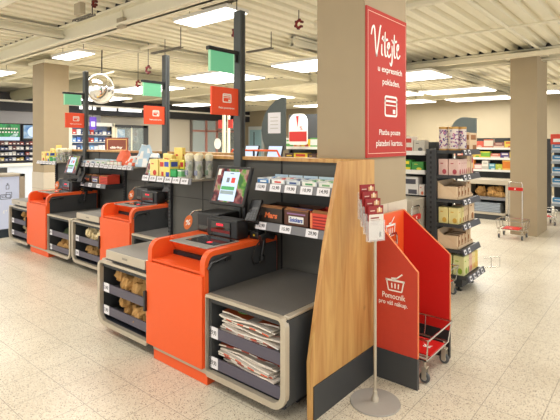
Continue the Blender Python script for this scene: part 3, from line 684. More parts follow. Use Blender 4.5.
# ================================================================ PRODUCTS
def carton(name, x0, x1, y0, y1, z0, z1, base, acc, txt=None, label='', cat='box', group=None, top=None, face='both', style=0, tilt=0):
    b = MB(); T0 = None
    if tilt: T0 = Matrix.Translation(((x0 + x1) / 2, (y0 + y1) / 2, z0)) @ Matrix.Rotation(tilt, 4, 'Y') @ Matrix.Translation((-(x0 + x1) / 2, -(y0 + y1) / 2, -z0)); b.T = T0
    b.box(x0, x1, y0, y1, z0, z1, base, min(.003, (x1 - x0) * .1)); w_, h_ = x1 - x0, z1 - z0; d_ = y1 - y0
    faces = [(FY((x0 + x1) / 2, y0, (z0 + z1) / 2), w_)]
    if face == 'both': faces.append((FX(x1, (y0 + y1) / 2, (z0 + z1) / 2), d_))
    for T, ww in faces:
        if style == 0: b.quad(T, -ww * .5, ww * .5, -h_ * .42, -h_ * .12, acc); b.quad(T, -ww * .3, ww * .3, h_ * .15, h_ * .3, acc, .0015)
        elif style == 1: b.quad(T, -ww * .35, ww * .35, h_ * .1, h_ * .38, acc); b.quad(T, -ww * .1, ww * .42, -h_ * .45, -h_ * .2, acc)
        elif style == 2: b.prism([(ww * .22 * math.cos(q * PI / 6) + ww * .12, h_ * .16 * math.sin(q * PI / 6) - h_ * .28) for q in range(12)], 'z', 0, .0012, acc, T); b.quad(T, -ww * .3, 0, h_ * .2, h_ * .26, acc)
        elif style == 3: b.quad(T, -ww * .5, ww * .5, -h_ * .5, -h_ * .3, acc); b.quad(T, -ww * .5, ww * .5, h_ * .36, h_ * .5, acc)
    if txt: b.text(txt[0], faces[0][0] @ Matrix.Translation((0, txt[4] if len(txt) > 4 else 0, 0)), txt[1], w=w_ * txt[2], h=h_ * txt[3], bold=.02, lift=.003, shear=txt[5] if len(txt) > 5 else 0)
    o = b.build(name, loc=((x0 + x1) / 2, (y0 + y1) / 2, z0)); tag(o, label, cat, group); return o

# ---- unit shelves: small packs (upper) and bar cartons (lower)
def sweets(o, who):
    X, Y = o[0], o[1]
    cols = [((70, 130, 190), (236, 240, 240)), ((236, 236, 232), (210, 70, 60)), ((200, 208, 214), (40, 70, 130)), ((232, 232, 220), (80, 150, 100)), ((226, 228, 216), (120, 170, 120))]
    for k in range(5):
        x0 = -2.28 + X + k * .136
        c0, c1_ = cols[k]
        b = MB(); b.box(x0, x0 + .125, 2.455 + Y, 2.66 + Y, 1.251, 1.256, cm(226, 230, 232)); b.box(x0, x0 + .125, 2.455 + Y, 2.458 + Y, 1.251, 1.285, cm(220, 226, 230)); b.box(x0, x0 + .003, 2.455 + Y, 2.66 + Y, 1.251, 1.29, cm(226, 230, 232)); b.box(x0 + .122, x0 + .125, 2.455 + Y, 2.66 + Y, 1.251, 1.29, cm(226, 230, 232)); b.box(x0, x0 + .125, 2.655 + Y, 2.66 + Y, 1.251, 1.305, cm(190, 214, 232))
        b.quad(FY(x0 + .06, 2.455 + Y, 1.268), -.055, .05, -.012, .014, cm(*c0), .001); b.quad(FY(x0 + .06, 2.455 + Y, 1.268), -.03, .03, -.006, .006, cm(*c1_), .0018)
        tag(b.build('display_tray', loc=(x0 + .06, 2.55 + Y, 1.251)), '%s gum tray from the left, upper shelf of the %s checkout' % (ORD[k], who), 'tray', 'chewing gum trays on the %s checkout' % who)
        for j in range(4 if who == 'nearest' else 2):
            for i in range(3 if who == 'nearest' else 2):
                xx = x0 + .008 + i * (.038 if who == 'nearest' else .057); yy = 2.465 + Y + j * .046
                b = MB(); b.box(xx, xx + .033, yy, yy + .04, 1.257, 1.279 + j * .003, cm(*(c0 if (i + j) % 2 else c1_)), .003); b.quad(FY(xx + .0165, yy, 1.268 + j * .001), -.012, .012, -.003, .006, WHT, .001)
                tag(b.build('gum_pack', loc=(xx + .016, yy + .02, 1.257)), 'small gum pack in the %s tray from the left, %s checkout' % (ORD[k], who), 'gum pack', 'gum packs in the %s tray of the %s checkout' % (ORD[k], who))
    # three open display cartons
    spec = [((58, 46, 36), 'Mars', cm(238, 120, 70), 'dark brown carton of bars with orange lettering'), ((92, 54, 38), 'Snickers', cm(64, 90, 170), 'brown carton of bars with blue lettering'), ((222, 74, 52), None, None, 'red carton of bars')]
    for k, (c, tx, tc_, lab) in enumerate(spec):
        x0 = -2.272 + X + k * .228; x1 = x0 + .214; y0 = 2.475 + Y; y1 = 2.66 + Y; z0 = .971; h = .105
        b = MB(); cc = cm(*c)
        b.box(x0, x1, y0, y1, z0, z0 + .004, cc); b.box(x0, x1, y0, y0 + .004, z0, z0 + h, cc); b.box(x0, x0 + .004, y0, y1, z0, z0 + h + .01, cc); b.box(x1 - .004, x1, y0, y1, z0, z0 + h + .01, cc); b.box(x0, x1, y1 - .004, y1, z0, z0 + h + .02, cc)
        b.add([(x0, y0, z0 + h), (x1, y0, z0 + h), (x1 - .01, y0 + .03, z0 + h + .012), (x0 + .01, y0 + .03, z0 + h + .018)], [(0, 1, 2, 3)], CARDD)
        T = FY((x0 + x1) / 2, y0, z0 + h / 2)
        if k == 0: b.text(tx, T @ Matrix.Translation((0, 0, 0)), tc_, w=.12, h=.04, shear=.2, bold=.04)
        elif k == 1:
            b.quad(T, -.065, .065, -.032, .014, WHT, .001); b.text(tx, T @ Matrix.Translation((0, -.009, 0)), tc_, w=.115, h=.032, shear=.15, bold=.04, lift=.002); b.quad(T, -.08, .08, .026, .036, cm(150, 110, 150), .001)
        else:
            for q in range(4): b.quad(T, -.085, .09, -.035 + q * .02, -.027 + q * .02, cm(150, 30, 26), .001)
            b.quad(T, -.107, -.09, -.05, .05, cm(240, 140, 90), .0012)
        tag(b.build('display_carton', loc=((x0 + x1) / 2, (y0 + y1) / 2, z0)), '%s, lower shelf of the %s checkout' % (lab, who), 'carton', 'chocolate cartons on the lower shelf of the %s checkout' % who)
        for j in range(6):
            b = MB(RZ(random.uniform(-.12, .12), ((x0 + x1) / 2, y0 + .025 + j * .024, 0)))
            b.box(-.095, .085, -.009, .009, z0 + .03, z0 + h + random.uniform(-.006, .012), cm(*[(60, 40, 30), (130, 84, 50), (200, 50, 40)][k]) if j % 2 else cm(*[(190, 96, 50), (60, 60, 110), (228, 100, 60)][k]), .004)
            b.box(-.095, .085, -.0095, -.009, z0 + h - .02, z0 + h - .01, cm(210, 180, 140))
            tag(b.build('chocolate_bar', loc=((x0 + x1) / 2, y0 + .025 + j * .024, z0 + .03)), 'wrapped chocolate bar in the %s of the %s checkout' % (['dark brown carton', 'brown carton with blue lettering', 'red carton'][k], who), 'chocolate bar', 'bars in the %s carton of the %s checkout' % (['left', 'centre', 'right'][k], who))
sweets((0, 0), 'nearest'); sweets((-4.18, .77), 'far left')

# ---- yellow packs and jars on the side shelf
YEL = cm(240, 222, 140); YRED = cm(206, 60, 48)
def treats(o, who):
    X, Y = o; z = 1.239
    L = lambda s_: s_ + ', side shelf of the %s checkout' % who
    def C(x0, x1, y0, y1, h, base, acc, lab, **k):
        return carton('snack_box', x0 + X, x1 + X, y0 + Y, y1 + Y, z, z + h, base, acc, label=L(lab), cat='snack box', group=None, **k)
    C(-3.62, -3.50, 2.45, 2.55, .155, YEL, YRED, 'large yellow box with red print', style=2)
    C(-3.49, -3.41, 2.46, 2.55, .15, YEL, YRED, 'yellow box with red square', style=1)
    C(-3.40, -3.31, 2.44, 2.54, .155, cm(244, 226, 120), cm(60, 80, 180), 'yellow box with blue foot', style=1)
    C(-3.62, -3.49, 2.58, 2.63, .2, YEL, YRED, 'tall leaning yellow card with red print', txt=None, style=0, tilt=.1)
    C(-3.50, -3.38, 2.63, 2.67, .26, cm(240, 214, 120), YRED, 'tallest yellow display card', style=2)
    C(-3.30, -3.22, 2.44, 2.52, .075, cm(50, 170, 90), cm(30, 120, 60), 'bright green low pack', style=3)
    C(-3.30, -3.24, 2.54, 2.6, .15, cm(240, 232, 90), cm(200, 60, 60), 'narrow yellow box behind green pack', style=1)
    C(-3.21, -3.16, 2.45, 2.51, .07, cm(120, 190, 130), WHT, 'pale green low pack', style=3)
    for k, (xx, yy) in enumerate(((-3.21, 2.58), (-3.12, 2.50), (-3.10, 2.6), (-3.02, 2.52), (-3.0, 2.62))):
        t = thing('gift_pouch', L('%s clear cream-capped pouch from the left' % ORD[k]), 'pouch', (xx + X, yy + Y, z), 'clear gift pouches on the side shelf of the %s checkout' % who)
        b = MB(); c = (xx + X, yy + Y, z)
        b.lathe([(.0, 0), (.03, 0), (.036, .05), (.03, .12), (.04, .2)], c, CLEAR, 10); smooth(b.build('pouch_body', t), 50)
        b = MB(); b.lathe([(0, .004), (.02, .004), (.024, .05), (.012, .09), (0, .1)], c, cm(170, 172, 150, .4), 8); b.lathe([(0, .06), (.012, .065), (.02, .1), (0, .13)], (c[0] + .008, c[1], c[2]), cm(110, 130, 90), 8); b.build('pouch_filling', t)
        b = MB(); b.lathe([(0, .15), (.026, .15), (.036, .17), (.036, .195), (.02, .215), (0, .215)], c, cm(236, 226, 186), 9); b.build('cap', t)
        b = MB(); b.box(c[0] - .018, c[0] + .018, c[1] - .031, c[1] - .028, z + .03, z + .07, cm(90, 100, 140) if k % 2 else cm(70, 120, 80)); b.build('pouch_label', t)
treats((0, 0), 'nearest'); treats((-4.18, .77), 'far left')
# ---- shopping bags lying on the middle side shelf
def softbag(name, c, sx, sy, sz, m1, m2, lab, grp, rot=0, seed=1):
    rnd = random.Random(seed); b = MB(RZ(rot, c)); nu, nv = 12, 8; vs = []
    for j in range(nv + 1):
        for i in range(nu):
            a = 2 * PI * i / nu; h = j / nv; r = (1 - .55 * h ** 2) * (1 + rnd.uniform(-.12, .12))
            vs.append((math.cos(a) * sx / 2 * r + .15 * sx * h, math.sin(a) * sy / 2 * r, h * sz * (1 + rnd.uniform(-.05, .05))))
    fs = [(j * nu + i, j * nu + (i + 1) % nu, (j + 1) * nu + (i + 1) % nu, (j + 1) * nu + i) for j in range(nv) for i in range(nu)]
    b.add(vs, [f for k, f in enumerate(fs) if (k // 3 + k % 5) % 3], m1); b.add(vs, [f for k, f in enumerate(fs) if not (k // 3 + k % 5) % 3] + [tuple(range(nv * nu, nv * nu + nu)), tuple(range(nu))[::-1]], m2)
    o = smooth(b.build(name, loc=c), 80); tag(o, lab, 'bag', grp); return o
OR = cm(236, 106, 66, .4); PLW = cm(236, 234, 230, .4); PLB = cm(180, 206, 224, .4)
g = 'plastic packs on the middle side shelf'
softbag('plastic_bag', (-5.46, 3.29, 1.24), .30, .17, .2, OR, OR, 'orange plastic pack, leftmost on the middle side shelf', g, 0, 1)
softbag('plastic_bag', (-5.22, 3.27, 1.24), .2, .17, .13, PLW, OR, 'white and orange plastic pack in the middle of the middle side shelf', g, .3, 2)
softbag('plastic_bag', (-5.03, 3.32, 1.24), .24, .2, .27, PLB, PLW, 'tall crumpled pale blue plastic pack at the right of the middle side shelf', g, .1, 3)
softbag('plastic_bag', (-4.83, 3.32, 1.24), .2, .17, .17, PLW, PLB, 'white plastic pack at the far right end of the middle side shelf', g, .4, 4)
for k in range(4):
    carton('snack_box', -5.72 + k * .09, -5.65 + k * .09, 3.2, 3.3, 1.239, 1.30, cm(236, 234, 224), cm(200, 70, 60) if k % 2 else cm(90, 150, 110), label='%s low white box from the left on the middle side shelf' % ORD[k], cat='snack box', style=3)

# ---- newspapers and paper bags in the bagging cabinets
def newspaper(x, y, z, rot, seed, label, group, top=False, sx=.47, sy=.30):
    rnd = random.Random(seed); b = MB(RZ(rot, (x, y, z))); n = 8; th = .0105; sx *= rnd.uniform(.9, 1.04)
    w0, w1, w2 = rnd.uniform(0, 6), rnd.uniform(.003, .009), rnd.uniform(-.04, .03)
    A = []; 
    for i in range(n + 1):
        xx = -sx / 2 + sx * i / n; A.append((xx, w1 * math.sin(i * .9 + w0) + w2 * xx))
    vs = []; 
    for (xx, zz) in A: vs += [(xx, -sy / 2, zz), (xx, sy / 2, zz), (xx, sy / 2, zz + th * .85), (xx, -sy / 2, zz + th * .85)]
    cols = [cm(228, 218, 204), cm(214, 96, 66), cm(206, 196, 186), cm(232, 226, 216), cm(170, 74, 56)]
    side = cols[seed % 5]; fr = []; tp = []; bt = []; bk = []
    for i in range(n):
        a = i * 4; c = a + 4; fr.append((a, c, c + 3, a + 3)); tp.append((a + 3, c + 3, c + 2, a + 2)); bt.append((a, a + 1, c + 1, c)); bk.append((a + 1, a + 2, c + 2, c + 1))
    b.add(vs, fr[::2] + bk + [(0, 3, 2, 1), (n * 4, n * 4 + 1, n * 4 + 2, n * 4 + 3)], cols[0]); b.add(vs, fr[1::2], side); b.add(vs, bt, cols[2])
    b.add(vs, tp, cm(196, 92, 50) if top else cols[2])
    if top:
        zt = th * .85 + .008
        b.prism([(.07 * math.cos(q * PI / 7) + .02, .05 * math.sin(q * PI / 7) - .03) for q in range(14)], 'z', zt - .004, zt + .001, cm(222, 140, 60)); b.prism([(.05 * math.cos(q * PI / 6) - .09, .035 * math.sin(q * PI / 6) - .08) for q in range(12)], 'z', zt - .004, zt + .0015, cm(96, 150, 60)); b.prism([(.04 * math.cos(q * PI / 6) + .13, .05 * math.sin(q * PI / 6) - .02) for q in range(12)], 'z', zt - .004, zt + .0015, cm(190, 50, 40))
    tag(b.build('newspaper', loc=(x, y, z)), label, 'newspaper', group)
for sh, z0, cnt, nm in ((0, .329, 13, 'upper'), (1, .139, 11, 'lower')):
    for k in range(cnt):
        lab = ('top folded advertising paper with fruit picture, %s shelf of the nearest bagging cabinet' % nm) if k == cnt - 1 else 'folded advertising paper in the pile on the %s shelf of the nearest bagging cabinet' % nm
        newspaper(-1.915 + random.uniform(-.03, .03) - .0 * k, 2.135 + random.uniform(-.025, .02), z0 + k * .0122, random.uniform(-.1, .1), k * 7 + sh * 31 + 3, lab, 'folded papers on the %s shelf' % nm, k == cnt - 1)
def paperbags(x0, x1, y, z, hmax, m, nm, seed, n=7, cat='paper bag'):
    rnd = random.Random(seed)
    for k in range(n):
        cx = rnd.uniform(x0 + .08, x1 - .08); cy = y + rnd.uniform(0, .12); lz = z + .001 + (k % 3) * hmax * .24
        sx, sy, sz = rnd.uniform(.13, .2), rnd.uniform(.1, .16), rnd.uniform(.45, .6) * hmax
        b = MB(RZ(rnd.uniform(-.7, .7), (cx, cy, lz))); N_ = 9; vs = []
        for lay in (0, 1, 2, 3):
            f = (.85, 1.05, .9, .75)[lay]; zz = (0, .3, .75, 1.0)[lay] * sz
            for i in range(N_ * 2):
                a = PI * i / N_; q = 1 + (.18 if i % 2 else -.12) * (lay > 0) * rnd.uniform(.4, 1.2)
                vs.append((math.copysign(abs(math.cos(a)) ** .6, math.cos(a)) * sx / 2 * f * q, math.copysign(abs(math.sin(a)) ** .6, math.sin(a)) * sy / 2 * f * q, max(0, zz + rnd.uniform(-.012, .012) * (lay > 0))))
        M2 = N_ * 2; fs = [tuple(range(M2))[::-1], tuple(range(3 * M2, 4 * M2))] + [(l * M2 + i, l * M2 + (i + 1) % M2, (l + 1) * M2 + (i + 1) % M2, (l + 1) * M2 + i) for l in range(3) for i in range(M2)]
        b.add(vs, fs, m); tag(b.build('paper_bag', loc=(cx, cy, lz)), 'crumpled %s paper bag %s' % ('pale cream' if m is KRAFT2 else 'brown', nm), cat, 'paper bags ' + nm)
paperbags(-3.48, -2.88, 2.04, .347, .17, KRAFT, 'on the upper shelf of the nearest left cabinet', 5, 13)
paperbags(-3.48, -2.88, 2.04, .167, .13, KRAFT, 'on the lower shelf of the nearest left cabinet', 6, 13)
paperbags(-5.5, -4.95, 2.8, .347, .19, KRAFT2, 'on the upper shelf of the middle left cabinet', 7, 12)
paperbags(-5.55, -5.0, 2.84, .167, .12, KRAFT, 'on the lower shelf of the middle left cabinet', 8, 8)
paperbags(-7.65, -7.1, 2.84, .347, .16, KRAFT, 'on the upper shelf of the farthest left cabinet', 9, 7)
paperbags(-7.65, -7.1, 2.84, .167, .1, KRAFT2, 'on the lower shelf of the farthest left cabinet', 10, 7)
paperbags(-6.36, -5.85, 2.84, .137, .13, KRAFT, 'on the lower shelf between the two rear checkouts', 12, 8)
GRN = mat('dark_green_bag', s2l(70, 84, 50), .7, var=.2, bump=.4)
softbag('plastic_bag', (-6.1, 2.95, .328), .36, .24, .11, GRN, GRN, 'dark green bag on the upper shelf between the two rear checkouts', None, 0, 11)

# ================================================================ END SHELF (right)
t = thing('end_shelf', 'tall dark end-of-aisle shelf stacked with boxes, right of the red bay', 'shelving', (-1.75, 5.05, 0))
b = MB(); b.box(-1.965, -1.86, 4.78, 4.83, 0, 1.475, CHAR)
for k in range(26): b.box(-1.925, -1.905, 4.777, 4.781, .1 + k * .053, .125 + k * .053, INK)
b.box(-1.965, -1.86, 5.27, 5.32, 0, 1.475, CHAR); b.box(-1.965, -1.90, 4.83, 5.27, .05, 1.475, CHAR); b.box(-1.90, -1.60, 4.82, 5.31, .05, .15, CHAR); b.build('upright', t)
ZS = [.165, .43, .69, .945, 1.2, 1.46]
for k, z in enumerate(ZS):
    e = .05 if k == 0 else 0
    b = MB(); b.box(-1.90, -1.60 + e, 4.80, 5.32, z - .015, z, CHAR); b.box(-1.86, -1.60 + e, 4.795, 4.80, z - .03, z + .004, CHAR)
    b.prism([(-1.6 + e, z + .012), (-1.585 + e, z + .012), (-1.565 + e, z - .045), (-1.58 + e, z - .045)], 'y', 4.79, 5.33, mat('dark_price_rail', s2l(74, 76, 84), .4)); s = b.build('shelf', t)
    tn = 4 if k == 0 else 2
    for q in range(tn):
        yy = (4.82 + q * .125) if k == 0 else (4.80 + q * .13)
        T = frame((-1.5735 + e, yy + .035, z - .016), (0, 1, 0), (-.33, 0, 1)); c = MB(); c.quad(T, -.03, .03, -.024, .024, TAGW, .002); c.quad(T, -.018, .018, -.01, .008, INK, .003); c.build('price_tag', s)
for px, py in ((-1.65, 4.87), (-1.65, 5.25)):
    b = MB(); b.tube([(px, py, 0), (px, py, .06)], .012, DARK); b.box(px - .03, px + .03, py - .02, py + .02, 0, .01, DARK); b.build('foot', t)
b = MB(); b.tube([(-1.53, 5.32, .16), (-1.40, 5.45, .17), (-1.40, 5.45, .28), (-1.53, 5.32, .27)], .005, CHROME, 6); b.tube([(-1.47, 5.38, .165), (-1.47, 5.38, .275)], .004, CHROME, 6); b.build('wire_fence', t)
# tins with gold rims
for k, (xx, yy) in enumerate(((-1.805, 4.86), (-1.70, 4.86), (-1.65, 4.96), (-1.72, 5.06))):
    t = thing('tin', ['left patterned tin with gold rims at the front of the end shelf top', 'right patterned tin with gold rims at the front of the end shelf top', 'patterned tin just behind the front right one on the end shelf', 'rearmost patterned tin showing on the end shelf top'][k], 'tin', (xx, yy, 1.46), 'patterned tins on the end shelf')
    TM = mat('purple_patterned_tin', s2l(228, 216, 206), .35, var=.02)
    b = MB(); b.lathe([(0, 0), (.046, 0), (.046, .245), (0, .245)], (xx, yy, 1.46), TM, 20)
    rnd = random.Random(k)
    for q in range(110):
        a = rnd.uniform(0, 2 * PI); zz = 1.46 + rnd.uniform(.03, .21); T = frame((xx + .0465 * math.cos(a), yy + .0465 * math.sin(a), zz), (-math.sin(a), math.cos(a), 0), (0, 0, 1)); r_ = rnd.uniform(.005, .009)
        b.quad(T, -r_, r_, -r_, r_, rnd.choice([cm(120, 80, 140), cm(70, 60, 120), cm(190, 120, 150)]), .0006)
    smooth(b.build('tin_body', t), 40)
    b = MB(); G = mat('gold_rim', s2l(196, 152, 84), .3, metal=.6)
    b.lathe([(.046, .225), (.049, .227), (.049, .25), (0, .25)], (xx, yy, 1.46), G, 20); smooth(b.build('gold_rim', t), 40); b = MB(); b.lathe([(.046, 0), (.048, 0), (.048, .018), (.046, .02)], (xx, yy, 1.46), G, 20); smooth(b.build('gold_rim', t), 40)
PK = cm(232, 196, 184); PK2 = cm(190, 80, 90); YG = cm(232, 218, 150); YG2 = cm(216, 170, 70)
E_ = lambda s_: s_ + ' on the end shelf'
CB = lambda x0, x1, y0, y1, z, h, m1, m2, lab, st=2: carton('box', x0, x1, y0, y1, z + .001, z + h, m1, m2, label=E_(lab), cat='box', style=st)
CB(-1.76, -1.68, 5.13, 5.3, 1.46, .2, CARD, CARDD, 'brown cardboard box behind the tins', 1); CB(-1.665, -1.60, 5.06, 5.3, 1.46, .19, CARD, CARDD, 'narrow brown cardboard box of the top shelf', 1)
for k in range(2): CB(-1.85 + k * .108, -1.75 + k * .108, 4.83, 4.92, ZS[4], .17, PK, PK2, ['left pink box at the front of the second shelf', 'right pink box at the front of the second shelf'][k], 2)
for k in range(5): CB(-1.76, -1.645, 4.935 + k * .06, 4.99 + k * .06, ZS[4], .17 + (k > 2) * .03, PK if k < 3 else CARD, PK2, '%s pink box of the row going back on the second shelf' % ORD[k], 2)
CB(-1.76, -1.64, 5.24, 5.31, ZS[4], .2, CARD, PK2, 'large pale carton at the back of the second shelf', 1)
def tray(z, nm):
    t = thing('display_tray', E_('slanted open cardboard tray on the %s shelf' % nm), 'tray', (-1.75, 5.05, z), 'slanted cardboard trays')
    b = MB(); b.prism([(-1.86, z), (-1.64, z), (-1.64, z + .03), (-1.86, z + .19)], 'y', 4.82, 4.825, CARD); b.prism([(-1.86, z), (-1.64, z), (-1.64, z + .03), (-1.86, z + .19)], 'y', 5.29, 5.295, CARD)
    b.box(-1.86, -1.64, 4.82, 5.29, z + .001, z + .005, CARD); b.box(-1.86, -1.855, 4.82, 5.29, z, z + .19, CARD); b.box(-1.645, -1.64, 4.82, 5.29, z, z + .03, CARD); b.build('tray_body', t)
    for k in range(9):
        yy = 4.84 + k * .05; hh = .135 + (k > 5) * .03
        carton('box', -1.80, -1.66, yy, yy + .042, z + .006, z + hh, CARDD if k % 2 else CARD, CARD, label=E_('%s brown box from the front in the tray, %s shelf,' % (ORD[k], nm)), cat='box', group='brown boxes in the tray on the %s shelf' % nm, style=1)
tray(ZS[3], 'third'); tray(ZS[1], 'fifth')
for k in range(2): CB(-1.85 + k * .108, -1.75 + k * .108, 4.83, 4.93, ZS[2], .17, YG, YG2, ['left pale yellow box at the front of the fourth shelf', 'right pale yellow box at the front of the fourth shelf'][k], 2)
for k in range(3): CB(-1.76, -1.64, 4.95 + k * .06, 5.0 + k * .06, ZS[2], .17 + k * .01, YG if k < 1 else CARD, CARDD, '%s upright pack going back on the fourth shelf' % ORD[k], 2)
CB(-1.77, -1.63, 5.14, 5.31, ZS[2], .225, CARD, CARDD, 'tall plain cardboard carton at the back of the fourth shelf', 2)
for k in range(2): CB(-1.82 + k * .125, -1.71 + k * .125, 4.83, 4.95, ZS[0], .2, cm(224, 222, 160), cm(150, 180, 50), ['left pale green box at the front of the bottom shelf', 'right pale green box at the front of the bottom shelf'][k], 2)
CC = [(cm(224, 222, 160), cm(90, 150, 60), 'green and cream'), (cm(230, 190, 170), cm(210, 70, 50), 'pink and red'), (cm(240, 220, 160), cm(230, 150, 40), 'cream and orange'), (cm(236, 214, 120), cm(240, 170, 40), 'yellow')]
for k in range(7):
    c_ = CC[min(3, (k + 1) // 2)]; CB(-1.70, -1.59, 4.96 + k * .05, 5.005 + k * .05, ZS[0], .19 + .01 * (k % 2), c_[0], c_[1], '%s upright pack going back on the bottom shelf, %s' % (ORD[k], c_[2]), 2)

# header panels (dark rounded boards on poles)
def header(x, y, z0, w_, h_, lab, paper=True, col=cm(84, 92, 90)):
    t = thing('display_header', lab, 'display board', (x, y, z0)); b = MB()
    p = [(x + w_ / 2, z0), (x + w_ / 2, z0 + h_)] + [(x + w_ / 2 - w_ * (1 - math.cos(a)), z0 + h_ - (h_) * .5 * math.sin(a) * 0 - h_ * (1 - math.cos(0)) ) for a in ()]
    p += [(x + w_ * (.5 - f), z0 + h_ * g_) for f, g_ in ((.15, 1.0), (.4, .95), (.65, .84), (.85, .7), (.97, .52), (1.0, .38), (.95, .2), (.85, .06), (.8, 0))]
    b.prism(p, 'y', y, y + .03, col); b.build('board', t)
    b = MB(); b.tube([(x + w_ * .3, y + .04, 0), (x + w_ * .3, y + .04, z0 + h_ * .5)], .015, CHAR); b.build('support', t)
    if paper:
        b = MB(); T = FY(x + .02, y, z0 + h_ * .52); b.quad(T, -w_ * .25, w_ * .28, -h_ * .2, h_ * .2, TAGW, .002)
        for q in range(4): b.quad(T, -w_ * .15, w_ * .18, h_ * .1 - q * h_ * .07, h_ * .115 - q * h_ * .07, cm(200, 196, 190), .003)
        b.build('notice', t)
header(-4.51, 5.2, 1.43, .47, .78, 'dark green rounded display board with a white notice, left of near column')
t = thing('display_header', 'grey half-round display board rising behind the tins on the right', 'display board', (-2.1, 6.2, 1.5)); b = MB()
b.prism([(-2.22, 1.6)] + [(-2.04 + .18 * math.cos(a), 1.64 + .24 * math.sin(a)) for a in [math.radians(q) for q in range(175, 80, -12)]] + [(-1.88, 1.86), (-1.88, 1.6)], 'y', 6.2, 6.23, cm(120, 132, 132)); b.build('board', t)
b = MB(); b.tube([(-2.15, 6.25, .0), (-2.15, 6.25, 1.6)], .015, CHAR); b.build('support', t)

# ================================================================ WHITE SHELVES
def shelving(name_label, x0, x1, y, zs, ztop, org, d=.35, pole=None):
    t = thing('shelf_rack', name_label, 'shelving', org)
    b = MB(); b.box(x0, x1, y + d, y + d + .04, 0, ztop, CHAR); b.build('back_panel', t)
    for px in (x0 - .03, x1):
        b = MB(); b.box(px, px + .03, y + d - .06, y + d + .04, 0, ztop, CHAR); b.build('upright', t)
    for z in zs:
        b = MB(); b.box(x0, x1, y, y + d, z - .02, z, WHT); b.box(x0, x1, y - .012, y, z - .035, z + .012, WHT); b.build('shelf', t)
    return t
def fill(x0, x1, y, z, specs, where, cat='product pack', grp=None):
    """specs: (width, height, base, accent, words)"""
    x = x0; k = 0
    while x < x1 - .03:
        w_, h_, c0, c1_, wd = specs[k % len(specs)]; w_ = min(w_, x1 - x)
        carton('product_pack', x + .003, x + w_ - .003, y + .02, y + .14, z + .001, z + h_, cm(*c0), cm(*c1_), label='%s pack, %s on the %s' % (wd, ORD[min(k, 15)], where), cat=cat, style=k % 4, face='front')
        x += w_; k += 1
# behind the end shelf (left part, seen beside the column)
shelving('dark rack with white shelves between the near column and the end shelf', -3.3, -2.0, 4.85, (1.44, 1.23), 1.55, (-2.6, 5.0, 0), .3)
fill(-2.45, -2.02, 4.85, 1.44, [(.16, .12, (226, 110, 70), (240, 230, 220), 'orange and white'), (.14, .17, (228, 214, 200), (200, 60, 50), 'white jar-shaped'), (.14, .13, (196, 190, 176), (90, 90, 90), 'grey')], 'top white shelf beside the red column sign')
fill(-2.45, -2.02, 4.85, 1.23, [(.1, .11, (236, 206, 60), (70, 140, 60), 'yellow'), (.18, .12, (60, 140, 60), (240, 220, 60), 'green and yellow'), (.14, .1, (70, 150, 70), (236, 220, 80), 'green')], 'second white shelf beside the red column sign')
fill(-2.45, -2.02, 4.85, .96, [(.16, .12, (230, 222, 214), (220, 120, 90), 'white and orange'), (.2, .2, (222, 220, 216), (80, 80, 90), 'tall white')], 'steel counter beside the red column sign')
def bakery(lab, x0, x1, y, d, zt, org, bags, papers=True):
    t = thing('bakery_counter', lab, 'counter', org); b = MB(); S_ = cm(186, 176, 158, .35)
    b.box(x0, x1, y, y + d, zt - .1, zt, S_, .01); b.build('counter_top', t)
    b = MB(); b.box(x0, x0 + .06, y, y + d, 0, zt - .1, S_); b.box(x1 - .09, x1, y, y + d, 0, zt - .1, S_); b.box(x0, x1, y + d - .02, y + d, 0, zt - .1, CHAR); b.box(x0, x1, y + .01, y + d, 0, .1, CHAR); b.box(x0, x1, y, y + d, .1, .14, S_); b.build('carcass', t)
    b = MB(); b.box(x0 + .06, x1 - .09, y + .03, y + d - .02, .42, .44, RAIL2); b.box(x0 + .06, x1 - .09, y + .02, y + .03, .39, .45, RAIL2); b.build('shelf', t)
    if papers:
        for k in range(6):
            c = MB(RZ(random.uniform(-.03, .03), ((x0 + x1) / 2 - .02, y + .2, 0))); c.box(-.25, .25, -.14, .14, .142 + k * .032, .168 + k * .032, cm(180, 190, 200), .005)
            c.box(-.25, .25, -.142, -.14, .15 + k * .032, .158 + k * .032, cm(110, 120, 136)); tag(c.build('paper_stack', loc=((x0 + x1) / 2, y + .2, .142 + k * .032)), 'flat grey-blue paper stack, %s from the bottom in the bakery counter' % ORD[k], 'paper stack', 'paper stacks in the bakery counter')
    return t
bakery('steel bakery bag counter before the far white shelves, left of the far column', -3.15, -2.3, 9.7, .5, .80, (-2.7, 9.9, 0), True)
paperbags(-3.05, -2.42, 9.84, .442, .2, KRAFT, 'on the shelf of the far bakery counter', 21, 12)
bakery('steel bakery counter between the near column and the end shelf', -3.2, -2.0, 4.5, .38, .945, (-2.6, 4.6, 0), True, False)
for k in range(3):
    t = thing('paper_carrier', '%s tall brown paper carrier from the left under the steel counter by the column' % ORD[k], 'paper bag', (-2.42 + k * .13, 4.6, .45), 'brown paper carriers')
    b = MB(); b.box(-2.47 + k * .13, -2.37 + k * .13, 4.52, 4.6, .442, .80, KRAFT, .004); b.box(-2.47 + k * .13, -2.372 + k * .13, 4.518, 4.52, .70, .72, CARDD); b.build('bag_body', t)
b = MB(); b.box(-2.19, -2.08, 4.485, 4.49, .60, .69, cm(206, 34, 30)); b.text('%', FY(-2.135, 4.485, .645), WINK, h=.05); tag(b.build('price_flag', loc=(-2.13, 4.487, .6)), 'small red flag with white mark on the steel counter front by the column', 'sign')
